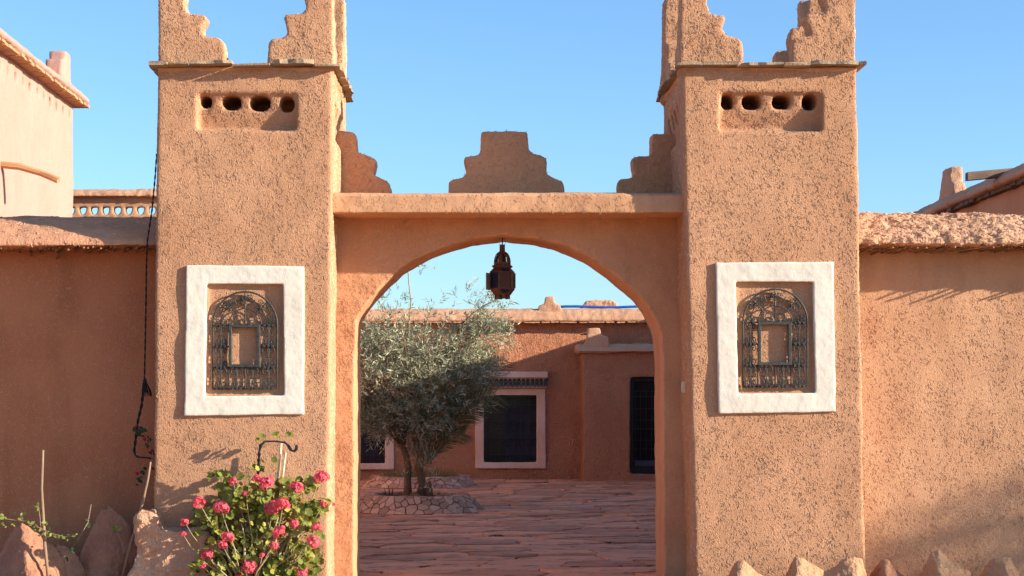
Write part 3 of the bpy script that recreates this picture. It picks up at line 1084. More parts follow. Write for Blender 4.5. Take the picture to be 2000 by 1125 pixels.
def back_house():
    root = thing('adobe_house', (1, 41, 0), 'red adobe house across the courtyard seen through the arch', 'house')
    zlip = Z(629, HY)
    bm = bmesh.new()
    box(bm, -6.3, 9.5, HY, HY + 5, -0.1, zlip + 0.05)
    cut = bmesh.new()
    wins = [(945, 1048, 772, 903), (648, 752, 774, 905)]
    for (a, b_, c, d) in wins:
        box(cut, X(a, HY) - .07, X(b_, HY) + .07, HY - 0.5, HY + 0.35, Z(d, HY) - .06, Z(c, HY) + .06)
    me = clay('house_wall', bm, 0.04, 1, ((0.8, 0.04), (0.11, 0.035)), cut)
    part('house_wall', me, 'back', root)
    b = bmesh.new()
    zt = Z(603, HY)
    o = 0.24
    prism(b, [(HY - o, zlip), (HY - o, zlip + 0.05), (HY - o + 0.10, zt - 0.08), (HY, zt), (HY + 0.3, zt), (HY + 0.4, zlip), (HY, zlip - 0.02)], 'x', -6.3, 9.5)
    part('roof_coping', clay('roof_coping', b, 0.035, 2, ((0.4, 0.035), (0.12, 0.03), (0.05, 0.02))), 'coping', root)
    # row of thin stones showing under the coping
    x = -3.2
    ms = []
    for k in range(3):
        b = bmesh.new()
        box(b, -0.09, 0.09, 0, 0.24, 0, 0.022)
        for v in b.verts:
            v.co += Vector((R.uniform(-.012, .012), R.uniform(-.01, .01), R.uniform(-.004, .004)))
        m_ = to_mesh('eave_stone', b)
        setmat(m_, 'coping')
        ms.append(m_)
    while x < 4.8:
        o_ = bpy.data.objects.new('eave_stone', R.choice(ms))
        COL.objects.link(o_)
        o_.parent = root
        o_.location = Vector((x, HY - o - R.uniform(0, 0.03), zlip - 0.026 + R.uniform(-0.006, .006))) - root.location
        x += R.uniform(0.17, 0.26)
    b = bmesh.new()
    prism(b, [(X(a, HY - .1), Z(c, HY - .1)) for a, c in [(1050, 612), (1052, 597), (1063, 593), (1065, 580), (1081, 579), (1084, 592), (1094, 596), (1099, 612)]], 'y', HY - 0.12, HY + 0.12)
    part('merlon', clay('merlon', b, 0.022, 3, ((0.3, 0.03), (0.08, 0.015))), 'coping', root)
    # low mud-capped chimney further back on the roof
    d = HY + 1.6
    b = bmesh.new()
    prism(b, [(X(a, d), Z(c, d)) for a, c in [(1140, 620), (1137, 599), (1146, 589), (1160, 586), (1195, 586), (1206, 593), (1204, 600), (1200, 620)]], 'y', d, d + 0.6)
    part('chimney', clay('chimney', b, 0.025, 1, ((0.2, 0.06), (0.06, 0.04))), 'coping', root)
    # windows
    for i, (a, b_, c, d) in enumerate(wins):
        fr = bmesh.new()
        io = [(X(a, HY), Z(c, HY)), (X(b_, HY), Z(c, HY)), (X(b_, HY), Z(d, HY)), (X(a, HY), Z(d, HY))]
        oo = [(X(a - 17, HY), Z(c - 13, HY)), (X(b_ + 17, HY), Z(c - 13, HY)), (X(b_ + 18, HY), Z(d + 12, HY)), (X(a - 17, HY), Z(d + 12, HY))]
        ring_frame(fr, oo, io, HY - 0.07, HY + 0.2)
        f = part('window', clay('window', fr, 0.014, 1, ((0.3, 0.015), (0.08, 0.005))), 'pink', root)
        pn = bmesh.new()
        box(pn, X(a, HY) - .01, X(b_, HY) + .01, HY + 0.17, HY + 0.19, Z(d, HY) - .01, Z(c, HY) + .01)
        part('pane', pn, 'glassdark', f, local=True)
        cu = bmesh.new()
        box(cu, X(a + (b_ - a) * 0.40, HY), X(b_, HY), HY + 0.145, HY + 0.155, Z(d, HY), Z(d, HY) + (Z(c, HY) - Z(d, HY)) * 0.80)
        part('inner_panel', cu, 'curtain', f, local=True)
        gr = bmesh.new()
        W, Hh = X(b_, HY) - X(a, HY), Z(c, HY) - Z(d, HY)
        yb = HY + 0.10
        for k in range(8):
            xx = X(a, HY) + W * (k + 0.0) / 7
            tube(gr, [(xx, yb, Z(d, HY)), (xx, yb, Z(c, HY))], 0.010, 4)
        zs = [0.0, 0.115, 0.27, 0.36, 0.50, 0.62, 0.74, 0.86, 1.0]
        for f_ in zs:
            zz = Z(d, HY) + Hh * f_
            tube(gr, [(X(a, HY), yb, zz), (X(b_, HY), yb, zz)], 0.009, 4)
        for r_ in (0, 2, 4, 6, 7):
            for k in range(7):
                cx = X(a, HY) + W * (k + 0.5) / 7
                cz = Z(d, HY) + Hh * (zs[r_] + zs[r_ + 1]) / 2
                for sx in (-1, 1):
                    tube(gr, [(cx + sx * (0.035 + 0.03 * math.cos(t_)), yb, cz + 0.045 * math.sin(t_)) for t_ in [q * 0.9 for q in range(8)]], 0.006, 3)
        part('window_grille', gr, 'blackiron', f, local=True)
    # green-tiled canopy over the right-hand window
    cano = bmesh.new()
    ca, cb = 905, 1069
    box(cano, X(ca, HY), X(cb, HY), HY - 0.20, HY - 0.01, Z(738, HY), Z(726, HY))
    box(cano, X(ca + 2, HY), X(cb - 2, HY), HY - 0.10, HY - 0.01, Z(758, HY), Z(738, HY) - 0.001)
    bmesh.ops.bevel(cano, geom=list(cano.edges), offset=0.008, segments=1, affect='EDGES')
    cp = part('canopy', cano, 'pink', root)
    tb = bmesh.new()
    for k in range(9):
        t0, t1 = math.pi * k / 8, 0
    rr = 0.047
    for (y0, z0, y1, z1) in ((-0.30, -0.245, -0.10, -0.125),):
        pass
    arc = [math.pi * k / 6 for k in range(7)]
    ro = [tb.verts.new((rr * math.cos(t_), 0, rr * math.sin(t_))) for t_ in arc]
    rb = [tb.verts.new((rr * 0.85 * math.cos(t_), 0.115, 0.075 + rr * 0.85 * math.sin(t_))) for t_ in arc]
    ri = [tb.verts.new((rr * .72 * math.cos(t_), 0.004, rr * .72 * math.sin(t_))) for t_ in arc]
    for k in range(6):
        tb.faces.new((ro[k], ro[k + 1], rb[k + 1], rb[k]))
        tb.faces.new((ro[k + 1], ro[k], ri[k], ri[k + 1]))
    tm = to_mesh('roof_tile', tb, True)
    setmat(tm, 'greentile')
    x = X(ca, HY) + 0.05
    while x < X(cb, HY) - 0.03:
        for row in range(2):
            o_ = bpy.data.objects.new('roof_tile', tm)
            COL.objects.link(o_)
            o_.parent = cp
            o_.location = (x + R.uniform(-.003, .003), HY - 0.27 + row * 0.085, Z(756, HY) + row * 0.095)
            o_.rotation_euler = (0, R.uniform(-.05, .05), 0)
        x += 0.101
    # projecting porch with the door
    po = bmesh.new()
    zp = Z(688, PY)
    px0, px1 = X(1139, PY), 5.95
    box(po, px0, px1, PY, HY + 0.2, -0.1, zp + 0.05)
    cut = bmesh.new()
    da, db = X(1231, PY), X(1231, PY) + 0.98
    box(cut, da, db, PY - 0.3, PY + 0.62, Z(926, PY), Z(737, PY))
    pm = clay('porch', po, 0.035, 3, ((0.6, 0.05), (0.2, 0.012)), cut)
    pc = part('porch', pm, 'back', root)
    b = bmesh.new()
    prism(b, [(PY - 0.15, zp), (PY - 0.15, zp + 0.04), (PY - 0.05, zp + 0.15), (PY + .1, zp + 0.19), (HY + .2, zp + 0.19), (HY + .2, zp)], 'x', px0 - 0.14, px1)
    part('porch_coping', clay('porch_coping', b, 0.025, 2, ((0.3, 0.03), (0.08, 0.03))), 'coping', root)
    b = bmesh.new()
    prism(b, [(X(a, PY), Z(c, PY)) for a, c in [(1126, 690), (1138, 676), (1146, 662), (1148, 641), (1171, 641), (1173, 655), (1187, 658), (1190, 690)]], 'y', PY - 0.1, PY + 0.25)
    part('merlon', clay('merlon', b, 0.02, 3, ((0.3, 0.03), (0.08, 0.015))), 'coping', root)
    dr = bmesh.new()
    dy = PY + 0.20
    z0, z1 = Z(926, PY), Z(737, PY)
    fo = [(da, z1), (db, z1), (db, z0), (da, z0)]
    fi = [(da + 0.09, z1 - 0.08), (db - 0.09, z1 - 0.08), (db - 0.09, z0 + 0.16), (da + 0.09, z0 + 0.16)]
    ring_frame(dr, fo, fi, dy - 0.04, dy + 0.04)
    door = part('door', dr, 'doorpaint', root)
    b = bmesh.new()
    box(b, da + 0.05, db - 0.05, dy + 0.0, dy + 0.02, z0 + 0.1, z1 - 0.05)
    part('pane', b, 'glassdark', door, local=True)
    b = bmesh.new()
    box(b, da + 0.12, db - 0.12, dy - 0.03, dy - 0.004, z0 + 0.17, z0 + 0.29)
    part('kick_panel', b, 'bluegrey', door, local=True)
    b = bmesh.new()
    for k in range(7):
        xx = da + 0.13 + (db - da - 0.26) * k / 6
        tube(b, [(xx, dy - 0.02, z0 + 0.3), (xx, dy - 0.02, z1 - 0.3)], 0.009, 4)
    for f_ in (0.30, 0.55, 0.75, 1.0, 1.2, 1.45, 1.72, 1.84):
        tube(b, [(da + 0.1, dy - 0.02, z0 + f_), (db - 0.1, dy - 0.02, z0 + f_)], 0.011, 4)
    part('door_grille', b, 'blackiron', door, local=True)
    b = bmesh.new()
    box(b, da - 0.03, db + 0.03, PY - 0.12, PY + 0.25, -0.02, z0 - 0.004)
    bmesh.ops.bevel(b, geom=list(b.edges), offset=0.01, segments=1, affect='EDGES')
    part('doorstep', b, 'rock', root)
    # blue pipe on the roof
    b = bmesh.new()
    tube(b, [(X(1085, HY + .05), HY + .05, zt + 0.04)] + [(X(1085 + 20 * k, HY + .05), HY + .05, zt + 0.045 + 0.012 * math.sin(k * .9)) for k in range(1, 13)], 0.030, 6)
    single('water_pipe', b, 'bluepipe', (X(1180, HY), HY, zt), 'blue plastic pipe lying along the roof edge of the far house', 'pipe', smooth=True)


back_house()

# ------------------------------------------------------------------ planters


def planter(px, Yc, rb, rt, h, n, label):
    c = Vector((X(px, Yc), Yc, 0))
    root = thing('stone_planter', c, label, 'planter', 'round crazy-paved planters in the courtyard')
    b = bmesh.new()
    lathe(b, [(rb - 0.03, -0.02), (rt - 0.02, h - 0.025), (rt - 0.16, h - 0.025), (rt - 0.17, h - 0.13)], 40, (0, 0, 0), cap=False)
    part('planter_core', b, 'mortar', root, local=True)
    b = bmesh.new()
    n_ = 40
    cv = b.verts.new((0, 0, h - 0.05))
    rg = [b.verts.new(((rt - 0.1) * math.sin(2 * math.pi * k / n_), -(rt - 0.1) * math.cos(2 * math.pi * k / n_), h - 0.07 + R.uniform(-.012, .012))) for k in range(n_)]
    for k in range(n_):
        b.faces.new((cv, rg[k], rg[(k + 1) % n_]))
    part('soil', b, 'soil', root, local=True)
    sl = math.hypot(rb - rt, h)
    per = 2 * math.pi * (rb + rt) / 2
    pts = []
    t_ = 0
    while len(pts) < n and t_ < 30000:
        t_ += 1
        p = (R.uniform(0, per), R.uniform(0.0, sl))
        dm = R.choice((0.055, 0.07, 0.095, 0.115))
        if all(min(abs(p[0] - q[0]), per - abs(p[0] - q[0])) ** 2 + (p[1] - q[1]) ** 2 > dm ** 2 for q in pts):
            pts.append(p)
    for poly in cells(pts, (0, 0, per, sl), 0.005, per):
        if len(poly) < 3:
            continue
        b = bmesh.new()
        th = R.uniform(0.010, 0.034)

        def mp(u, v, e):
            a = 2 * math.pi * u / per
            f = v / sl
            r = rb + (rt - rb) * f
            z = h * f
            nx, nz = h / sl, (rb - rt) / sl
            r += nx * e
            z += nz * e
            return Vector((r * math.sin(a), -r * math.cos(a), z))
        cu = sum(p[0] for p in poly) / len(poly)
        cvv = sum(p[1] for p in poly) / len(poly)
        hi = [b.verts.new(mp(cu + (u - cu) * .95, cvv + (v - cvv) * .95, th)) for u, v in poly]
        lo = [b.verts.new(mp(u, v, -0.02)) for u, v in poly]
        m_ = len(poly)
        b.faces.new(hi)
        for j in range(m_):
            b.faces.new((lo[j], lo[(j + 1) % m_], hi[(j + 1) % m_], hi[j]))
        part('stone', b, 'paver', root, local=True)
    a = 0.0
    while a < 2 * math.pi - 0.04:
        w = R.uniform(0.12, 0.26)
        w = min(w, 2 * math.pi - a)
        b = bmesh.new()
        r0, r1 = rt - 0.16 + R.uniform(-.02, .02), rt + 0.015 + R.uniform(-.012, .012)
        th = R.uniform(0.02, 0.035)
        lo, hi = [], []
        for (aa, r) in ((a + .01, r0), (a + w - .01, r0 + R.uniform(-.02, .02)), (a + w - .008, r1), (a + w / 2, r1 + .01), (a + .008, r1)):
            lo.append(b.verts.new((r * math.sin(aa), -r * math.cos(aa), h - 0.025)))
            hi.append(b.verts.new((r * math.sin(aa), -r * math.cos(aa), h - 0.01 + th + R.uniform(-.004, .004))))
        b.faces.new(hi)
        b.faces.new(lo[::-1])
        for j in range(5):
            b.faces.new((lo[j], lo[(j + 1) % 5], hi[(j + 1) % 5], hi[j]))
        part('rim_stone', b, 'paver', root, local=True)
        a += w
    return c


C1 = planter(812, 27.35, 1.10, 0.82, 0.25, 150, 'nearer crazy-paved round planter with the olive tree growing in it')
C2 = planter(820, 35.4, 1.22, 0.97, 0.21, 150, 'farther crazy-paved round planter with dry grass in it')

# ------------------------------------------------------------------ olive tree


def leaf_cloud(name, pos, dirs, length, width, fold=0.25):
    """many narrow leaves: pos, dirs arrays"""
    n = len(pos)
    d = dirs / np.linalg.norm(dirs, axis=1)[:, None]
    rnd = NR.normal(size=(n, 3))
    u = np.cross(d, rnd)
    u /= np.maximum(np.linalg.norm(u, axis=1), 1e-6)[:, None]
    nn = np.cross(d, u)
    L = (length * NR.uniform(0.65, 1.3, n))[:, None]
    W = (width * NR.uniform(0.7, 1.25, n))[:, None]
    v = np.empty((n, 5, 3), np.float32)
    v[:, 0] = pos
    v[:, 1] = pos + d * L * 0.45 + u * W * 0.5 + nn * W * fold
    v[:, 2] = pos + d * L
    v[:, 3] = pos + d * L * 0.45 - u * W * 0.5 + nn * W * fold
    v = v[:, :4]
    f = (np.array([[0, 1, 2], [0, 2, 3]])[None] + np.arange(n)[:, None, None] * 4).reshape(-1, 3)
    return np_mesh(name, v.reshape(-1, 3), f)


def olive():
    Y0 = C1.y
    base = Vector((X(810, Y0), Y0, 0.18))
    root = thing('olive_tree', base, 'bushy grey-green olive tree with twin trunks in the nearer planter', 'tree')

    def w(px, py, dy=0.0):
        p = at(px, py, Y0)
        p.y += dy
        return p
    b = bmesh.new()
    tube(b, [w(797, 976), w(795, 940), w(799, 915), w(793, 890), w(786, 868), w(790, 840, .05), w(800, 800, .1), w(812, 760, .15)],
         [0.085, 0.062, 0.054, 0.052, 0.05, 0.045, 0.035, 0.02], 9)
    tube(b, [w(821, 976), w(826, 945), w(819, 915), w(822, 888), w(812, 866), w(812, 830, -.05), w(835, 790, -.1), w(850, 740, -.1)],
         [0.095, 0.072, 0.064, 0.06, 0.055, 0.045, 0.034, 0.02], 9)
    lathe(b, [(0.02, -0.02), (0.09, 0.02), (0.10, 0.06), (0.06, 0.11), (0.02, 0.13)], 8, w(811, 976, -0.08))
    tm = to_mesh('trunk', b, True)
    for v in tm.vertices:
        v.co += Vector((noise.noise(v.co * 7), noise.noise(v.co * 7 + Vector((9, 0, 0))), 0)) * 0.03
    part('trunk', tm, 'bark', root)
    br = bmesh.new()
    tips = []
    ends = [(742, 838), (712, 760), (690, 720), (725, 690), (755, 650), (790, 640), (830, 650), (870, 660), (905, 680), (930, 720), (920, 750), (880, 800),
            (760, 770), (840, 720), (800, 690), (660, 700), (640, 760), (700, 640), (890, 720)]
    for i, (a, c) in enumerate(ends):
        s = w(788, 872) if a < 780 else w(815, 845)
        e = w(a, c, R.uniform(-0.9, 0.9))
        mid = s.lerp(e, 0.5) + Vector((R.uniform(-.12, .12), R.uniform(-.1, .1), R.uniform(0.0, .18)))
        tube(br, [s, s.lerp(mid, .5) + Vector((0, 0, .03)), mid, mid.lerp(e, .5), e], [0.036, 0.028, 0.02, 0.013, 0.006], 6)
        tips.append(e)
    # the thin bare shoot and the bent right-hand bough
    sh = bmesh.new()
    tube(sh, [w(795, 680), w(800, 620), w(803, 590), w(799, 555), w(797, 530), w(806, 520)], [0.016, 0.014, 0.012, 0.011, 0.008, 0.005], 6)
    tube(sh, [w(880, 690), w(900, 650), w(925, 622), w(948, 606)], [0.014, 0.012, 0.009, 0.005], 6)
    part('shoot', sh, 'stem', root, smooth=True)
    tube(br, [w(860, 710), w(885, 665), w(900, 635), w(925, 610), w(955, 592), w(978, 582)], [0.024, 0.020, 0.016, 0.011, 0.008, 0.004], 6)
    part('branch', br, 'bark', root, smooth=True)
    pos, dr = [], []

    def twig(p, d, L, nl, spread=0.9):
        d = d.normalized()
        for k in range(nl):
            f = (k + 1) / nl
            q = p + d * L * f + Vector((0, 0, -0.25 * L * f * f))
            s = Vector((R.gauss(0, 1), R.gauss(0, 1), R.gauss(0, 1)))
            s = (s - d * s.dot(d)).normalized()
            pos.append(q)
            dr.append(d * 0.75 + s * spread)
    clumps = []
    for (a, c, dy, rx, rz) in ((690, 690, 0, .55, .42), (740, 660, .2, .5, .36), (790, 680, -.3, .55, .40), (850, 690, .1, .5, .42), (905, 690, 0, .42, .35),
                               (720, 740, -.4, .55, .40), (780, 740, .4, .5, .4), (840, 745, -.5, .48, .35), (895, 740, .2, .45, .32), (930, 715, -.2, .28, .2),
                               (740, 790, .1, .42, .28), (800, 790, -.2, .4, .26), (860, 790, .2, .36, .24), (640, 740, .2, .6, .45), (650, 680, -.3, .5, .4),
                               (700, 800, .3, .35, .22), (910, 770, .3, .25, .2), (770, 815, .2, .34, .2), (830, 815, -.3, .34, .2), (735, 825, -.2, .25, .16), (800, 840, .3, .28, .14), (950, 650, .1, .30, .24), (760, 700, .7, .5, .4), (850, 720, .8, .5, .4)):
        clumps.append((w(a, c, dy), rx, rz))
    for (c, rx, rz) in clumps:
        for k in range(150):
            s = Vector((R.gauss(0, 1), R.gauss(0, 1), R.gauss(0, 1))).normalized() * (R.random() ** 0.45)
            p = c + Vector((s.x * rx, s.y * rx, s.z * rz))
            d = Vector((s.x + R.gauss(0, .5), s.y + R.gauss(0, .5), s.z * 0.8 + 0.35 + R.gauss(0, .4)))
            twig(p, d, R.uniform(0.16, 0.34), R.randint(10, 16))
    # sprays that stick out of the top and over the sky
    for (a, c, n) in ((700, 606, 8), (715, 590, 6), (740, 606, 8), (765, 615, 8), (775, 585, 5), (800, 525, 4), (820, 530, 3), (805, 610, 6), (835, 612, 8), (855, 598, 4), (870, 625, 6), (905, 640, 8),
                      (930, 605, 8), (945, 590, 8), (960, 585, 8), (975, 583, 7), (910, 580, 5), (912, 565, 3), (925, 625, 8), (940, 620, 8), (955, 640, 8),
                      (975, 640, 6), (985, 650, 5), (970, 610, 6), (990, 595, 4), (728, 810, 6), (735, 835, 5), (720, 845, 4), (745, 800, 6), (795, 885, 5), (812, 880, 10), (825, 890, 12), (835, 905, 10), (825, 920, 8), (838, 935, 5), (805, 900, 6),
                      (815, 880, 6), (830, 960, 5), (790, 925, 4)):
        for k in range(n):
            p = w(a + R.gauss(0, 7), c + R.gauss(0, 6), R.uniform(-.25, .25))
            d = Vector((R.gauss(0.1, .5), R.gauss(0, .5), R.uniform(0.2, 1.0)))
            twig(p, d, R.uniform(0.12, 0.24), R.randint(6, 10), 0.7)
    me = leaf_cloud('crown', np.array([tuple(p) for p in pos]), np.array([tuple(d) for d in dr]), 0.092, 0.0145)
    part('crown', me, 'olive', root, kind='stuff')


olive()


def frond_mesh(pts, lf=0.34, n=40):
    """a feather palm leaf along a curved midrib"""
    b = bmesh.new()
    tube(b, pts, [0.016 - 0.012 * i / (len(pts) - 1) for i in range(len(pts))], 5)
    P = [Vector(p) for p in pts]
    seg = len(P) - 1
    for k in range(n):
        f = 0.22 + 0.77 * k / n
        i = min(int(f * seg), seg - 1)
        q = P[i].lerp(P[i + 1], f * seg - i)
        d = (P[i + 1] - P[i]).normalized()
        side0 = d.cross(Vector((0, -1, 0.25)))
        side0.normalize()
        L = lf * (0.5 + 0.9 * math.sin(math.pi * min(1, (f - 0.15) * 1.05)) ** 0.7) * R.uniform(.85, 1.1)
        for s in (-1, 1):
            dd = (d * 0.85 + side0 * s * 0.75 + Vector((R.uniform(-.1, .1), R.uniform(-.35, .1), R.uniform(-.05, .1)))).normalized()
            wv = dd.cross(Vector((R.uniform(-.3, .3), -1, R.uniform(-.3, .3)))).normalized() * 0.0062
            tip = q + dd * L + Vector((0, 0, -0.10 * L))
            m = q + dd * L * .5
            vs = [b.verts.new(x) for x in (q - wv * .5, q + wv * .5, m + wv, tip, m - wv)]
            b.faces.new(vs)
    return b


def palm():
    Y0 = C1.y + 0.35
    base = Vector((X(838, Y0), Y0, 0.18))
    root = thing('date_palm', base, 'young date palm with feathery fronds beside the olive trunks', 'palm')
    for (a, c, dy, lf, bow) in ((985, 706, -.2, .30, 14), (968, 770, -.5, .34, 26), (930, 800, .1, .30, 16), (848, 742, -1.0, .30, 0), (905, 690, .2, .30, 5), (835, 640, .4, .28, -2),
                                (910, 845, -.3, .22, 10), (780, 640, .6, .3, -6), (885, 770, -.6, .30, 8), (760, 700, .5, .3, -12), (870, 650, .9, .3, 0)):
        s = at(838 + R.uniform(-5, 5), 905, Y0)
        e = at(a, c, Y0)
        e.y += dy
        pts = []
        for k in range(9):
            f = k / 8
            p = s.lerp(e, f)
            p.z += 0.0085 * bow * math.sin(math.pi * f) * 0.9
            p.x -= 0.006 * bow * math.sin(math.pi * f) * 0.5
            pts.append(p)
        part('frond', frond_mesh(pts, lf), 'palm', root)
    b = bmesh.new()
    lathe(b, [(0.06, 0), (0.07, 0.08), (0.06, 0.15), (0.04, 0.22), (0.02, 0.28)], 9, base)
    part('trunk', b, 'bark', root, smooth=True)


palm()

# dry grass in the far planter, spiky shoots in the near one
pos, dr = [], []
for k in range(1500):
    a, r = R.uniform(0, 6.28), 0.80 * math.sqrt(R.random())
    pos.append((C2.x + r * math.cos(a), C2.y + r * math.sin(a), 0.13))
    dr.append((R.gauss(0, .3), R.gauss(0, .3), 1))
gm = leaf_cloud('dry_grass', np.array(pos), np.array(dr), 0.24, 0.008)
single('dry_grass', gm, 'drygrass', (C2.x, C2.y, 0.15), '', '', kind='stuff')
b = bmesh.new()
for k in range(7):
    p = Vector((X(757, C1.y - .5) + R.uniform(-.05, .05), C1.y - .5 + R.uniform(-.05, .05), 0.16))
    q = p + Vector((R.uniform(-.08, .06), R.uniform(-.05, .05), R.uniform(.16, .32)))
    tube(b, [p, p.lerp(q, .5) + Vector((R.uniform(-.015, .015), 0, 0)), q], [0.011, 0.009, 0.002], 5)
single('spiky_shoots', b, 'darkleaf', (X(757, C1.y - .5), C1.y - .5, 0.16), 'small tuft of dark spiky shoots in the nearer planter', 'plant')

# ------------------------------------------------------------------ iron grilles in the white frames


def spiral(cx, cz, r, turns, a0, sgn, n=14):
    out = []
    for k in range(n):
        f = k / (n - 1)
        a = a0 + sgn * turns * 2 * math.pi * f
        rr = r * (1 - 0.8 * f)
        out.append((cx + rr * math.cos(a), 0, cz + rr * math.sin(a)))
    return out


def motif_mesh():
    """four scrolls and a crossed bar in a unit cell (-.5.. .5)"""
    b = bmesh.new()
    r = 0.19
    for sx in (-1, 1):
        for sz in (-1, 1):
            c = (sx * 0.24, sz * 0.30)
            sp = spiral(c[0], c[1], r, 1.35, math.pi if sx > 0 else 0, (1 if sx * sz < 0 else -1))
            tube(b, [(0.0, 0, sz * 0.08)] + sp, 0.030, 5)
    tube(b, [(0, 0, -0.42), (0, 0, 0.42)], 0.028, 5)
    tube(b, [(-0.2, 0, 0.0), (0.2, 0, 0.0)], 0.028, 5)
    for sz in (-1, 1):
        box(b, -0.06, 0.06, -0.06, 0.06, sz * 0.47 - 0.045, sz * 0.47 + 0.045)
        for sx in (-1, 1):
            box(b, sx * 0.26 - 0.07, sx * 0.26 + 0.07, -0.07, 0.07, sz * 0.485 - 0.045, sz * 0.485 + 0.045)
    m = to_mesh('scrollwork', b, False)
    setmat(m, 'iron')
    return m


MOTIF = motif_mesh()


def grille(x0, x1, ytop, ybot, r0, r1, ry0, ry1, label):
    GY = FY - 0.012
    k = FPX / GY
    cx = X((x0 + x1) / 2, GY)
    root = thing('iron_grille', (cx, GY, Z(ybot, GY)), label, 'iron grille', 'wrought iron grilles in the white frames')

    def pt(px, py):
        return (X(px, GY), GY, Z(py, GY))
    mid = (x0 + x1) / 2
    spring = ry0 + 1
    R1 = (x1 - x0) / 2
    Rz = spring - ytop
    R2 = (r1 - r0) / 2 + 1
    Rz2 = Rz * 0.50
    b = bmesh.new()
    arc = [(mid - R1 * math.cos(t), spring - Rz * math.sin(t)) for t in [math.pi * i / 24 for i in range(25)]]
    tube(b, [pt(x0, ybot)] + [pt(*p) for p in arc] + [pt(x1, ybot)] + [pt(x0, ybot)], 0.009, 5)
    part('outer_frame', b, 'iron', root, smooth=True)
    b = bmesh.new()
    arc2 = [(mid - R2 * math.cos(t), spring - Rz2 * math.sin(t)) for t in [math.pi * i / 16 for i in range(17)]]
    tube(b, [pt(*p) for p in arc2], 0.006, 5)
    part('inner_arch', b, 'iron', root, smooth=True)
    b = bmesh.new()
    w = 6
    ring_frame(b, [(X(a, GY), Z(c, GY)) for a, c in ((r0, ry0), (r1, ry0), (r1, ry1), (r0, ry1))],
               [(X(a, GY), Z(c, GY)) for a, c in ((r0 + w, ry0 + w), (r1 - w, ry0 + w), (r1 - w, ry1 - w), (r0 + w, ry1 - w))], GY - 0.022, GY + 0.018)
    bmesh.ops.bevel(b, geom=list(b.edges), offset=0.003, segments=1, affect='EDGES')
    part('inner_frame', b, 'iron', root)

    def bar(a, c, d, e):
        bb = bmesh.new()
        tube(bb, [pt(a, c), pt(d, e)], 0.0075, 5)
        part('bar', bb, 'iron', root)
    ym = (ry0 + ry1) / 2 + 1
    for yy in (spring, ym, ry1):
        bar(x0, yy, r0, yy)
        bar(r1, yy, x1, yy)
    cols = [x0, r0, mid, r1, x1]
    for xx in cols[1:4]:
        bar(xx, ry1, xx, ybot)
    for t in (math.pi * .25, math.pi * .5, math.pi * .75):
        bar(mid - R2 * math.cos(t), spring - Rz2 * math.sin(t), mid - R1 * math.cos(t), spring - Rz * math.sin(t))
    bar(mid, spring - Rz2, mid, spring)

    def scroll(pa, pb, pc, pd, rot=0.0):
        cxx, cyy = (pa + pc) / 2, (pb + pd) / 2
        o = bpy.data.objects.new('scrollwork', MOTIF)
        COL.objects.link(o)
        o.parent = root
        o.location = Vector(pt(cxx, cyy)) - root.location + Vector((0, R.uniform(-.006, .002), 0))
        o.scale = (abs(pc - pa) / k, 0.2, abs(pd - pb) / k)
        o.rotation_euler = (R.uniform(-.06, .06), rot + R.uniform(-.05, .05), R.uniform(-.08, .08))
    for (a, c) in ((x0, r0), (r1, x1)):
        scroll(a + 1, spring, c - 1, ym)
        scroll(a + 1, ym, c - 1, ry1)
    for i in range(4):
        scroll(cols[i] + 1, ry1, cols[i + 1] - 1, ybot)
    for i, t in enumerate((.13, .375, .625, .87)):
        t *= math.pi
        ra, rz = (R1 + R2) / 2, (Rz + Rz2) / 2
        px_, py_ = mid - ra * math.cos(t), spring - rz * math.sin(t)
        h = 24
        ww = 34
        scroll(px_ - h / 2, py_ - ww / 2, px_ + h / 2, py_ + ww / 2, t - 0.0 if True else 0)
    b = bmesh.new()
    for s in (-1, 1):
        tube(b, [pt(mid + s * 2, spring - 2), pt(mid + s * 14, spring - 3)] + [(X(mid + s * 12 + 9 * math.cos(a) * f, GY), GY, Z(spring - 12 - 9 * math.sin(a) * f, GY))
             for a, f in [((-1.5 + 0.45 * q * 1.0) if s > 0 else (math.pi + 1.5 - 0.45 * q), 1 - q * 0.045) for q in range(16)]], 0.005, 5)
    part('scrollwork', b, 'iron', root, smooth=True)


grille(416, 541.5, 570, 759.5, 447, 508.5, 634, 717.5, 'black iron grille in the white frame on the left tower')
grille(1451, 1577, 565, 755.5, 1480, 1545, 628.5, 713.5, 'black iron grille in the white frame on the right tower')

# ------------------------------------------------------------------ lantern


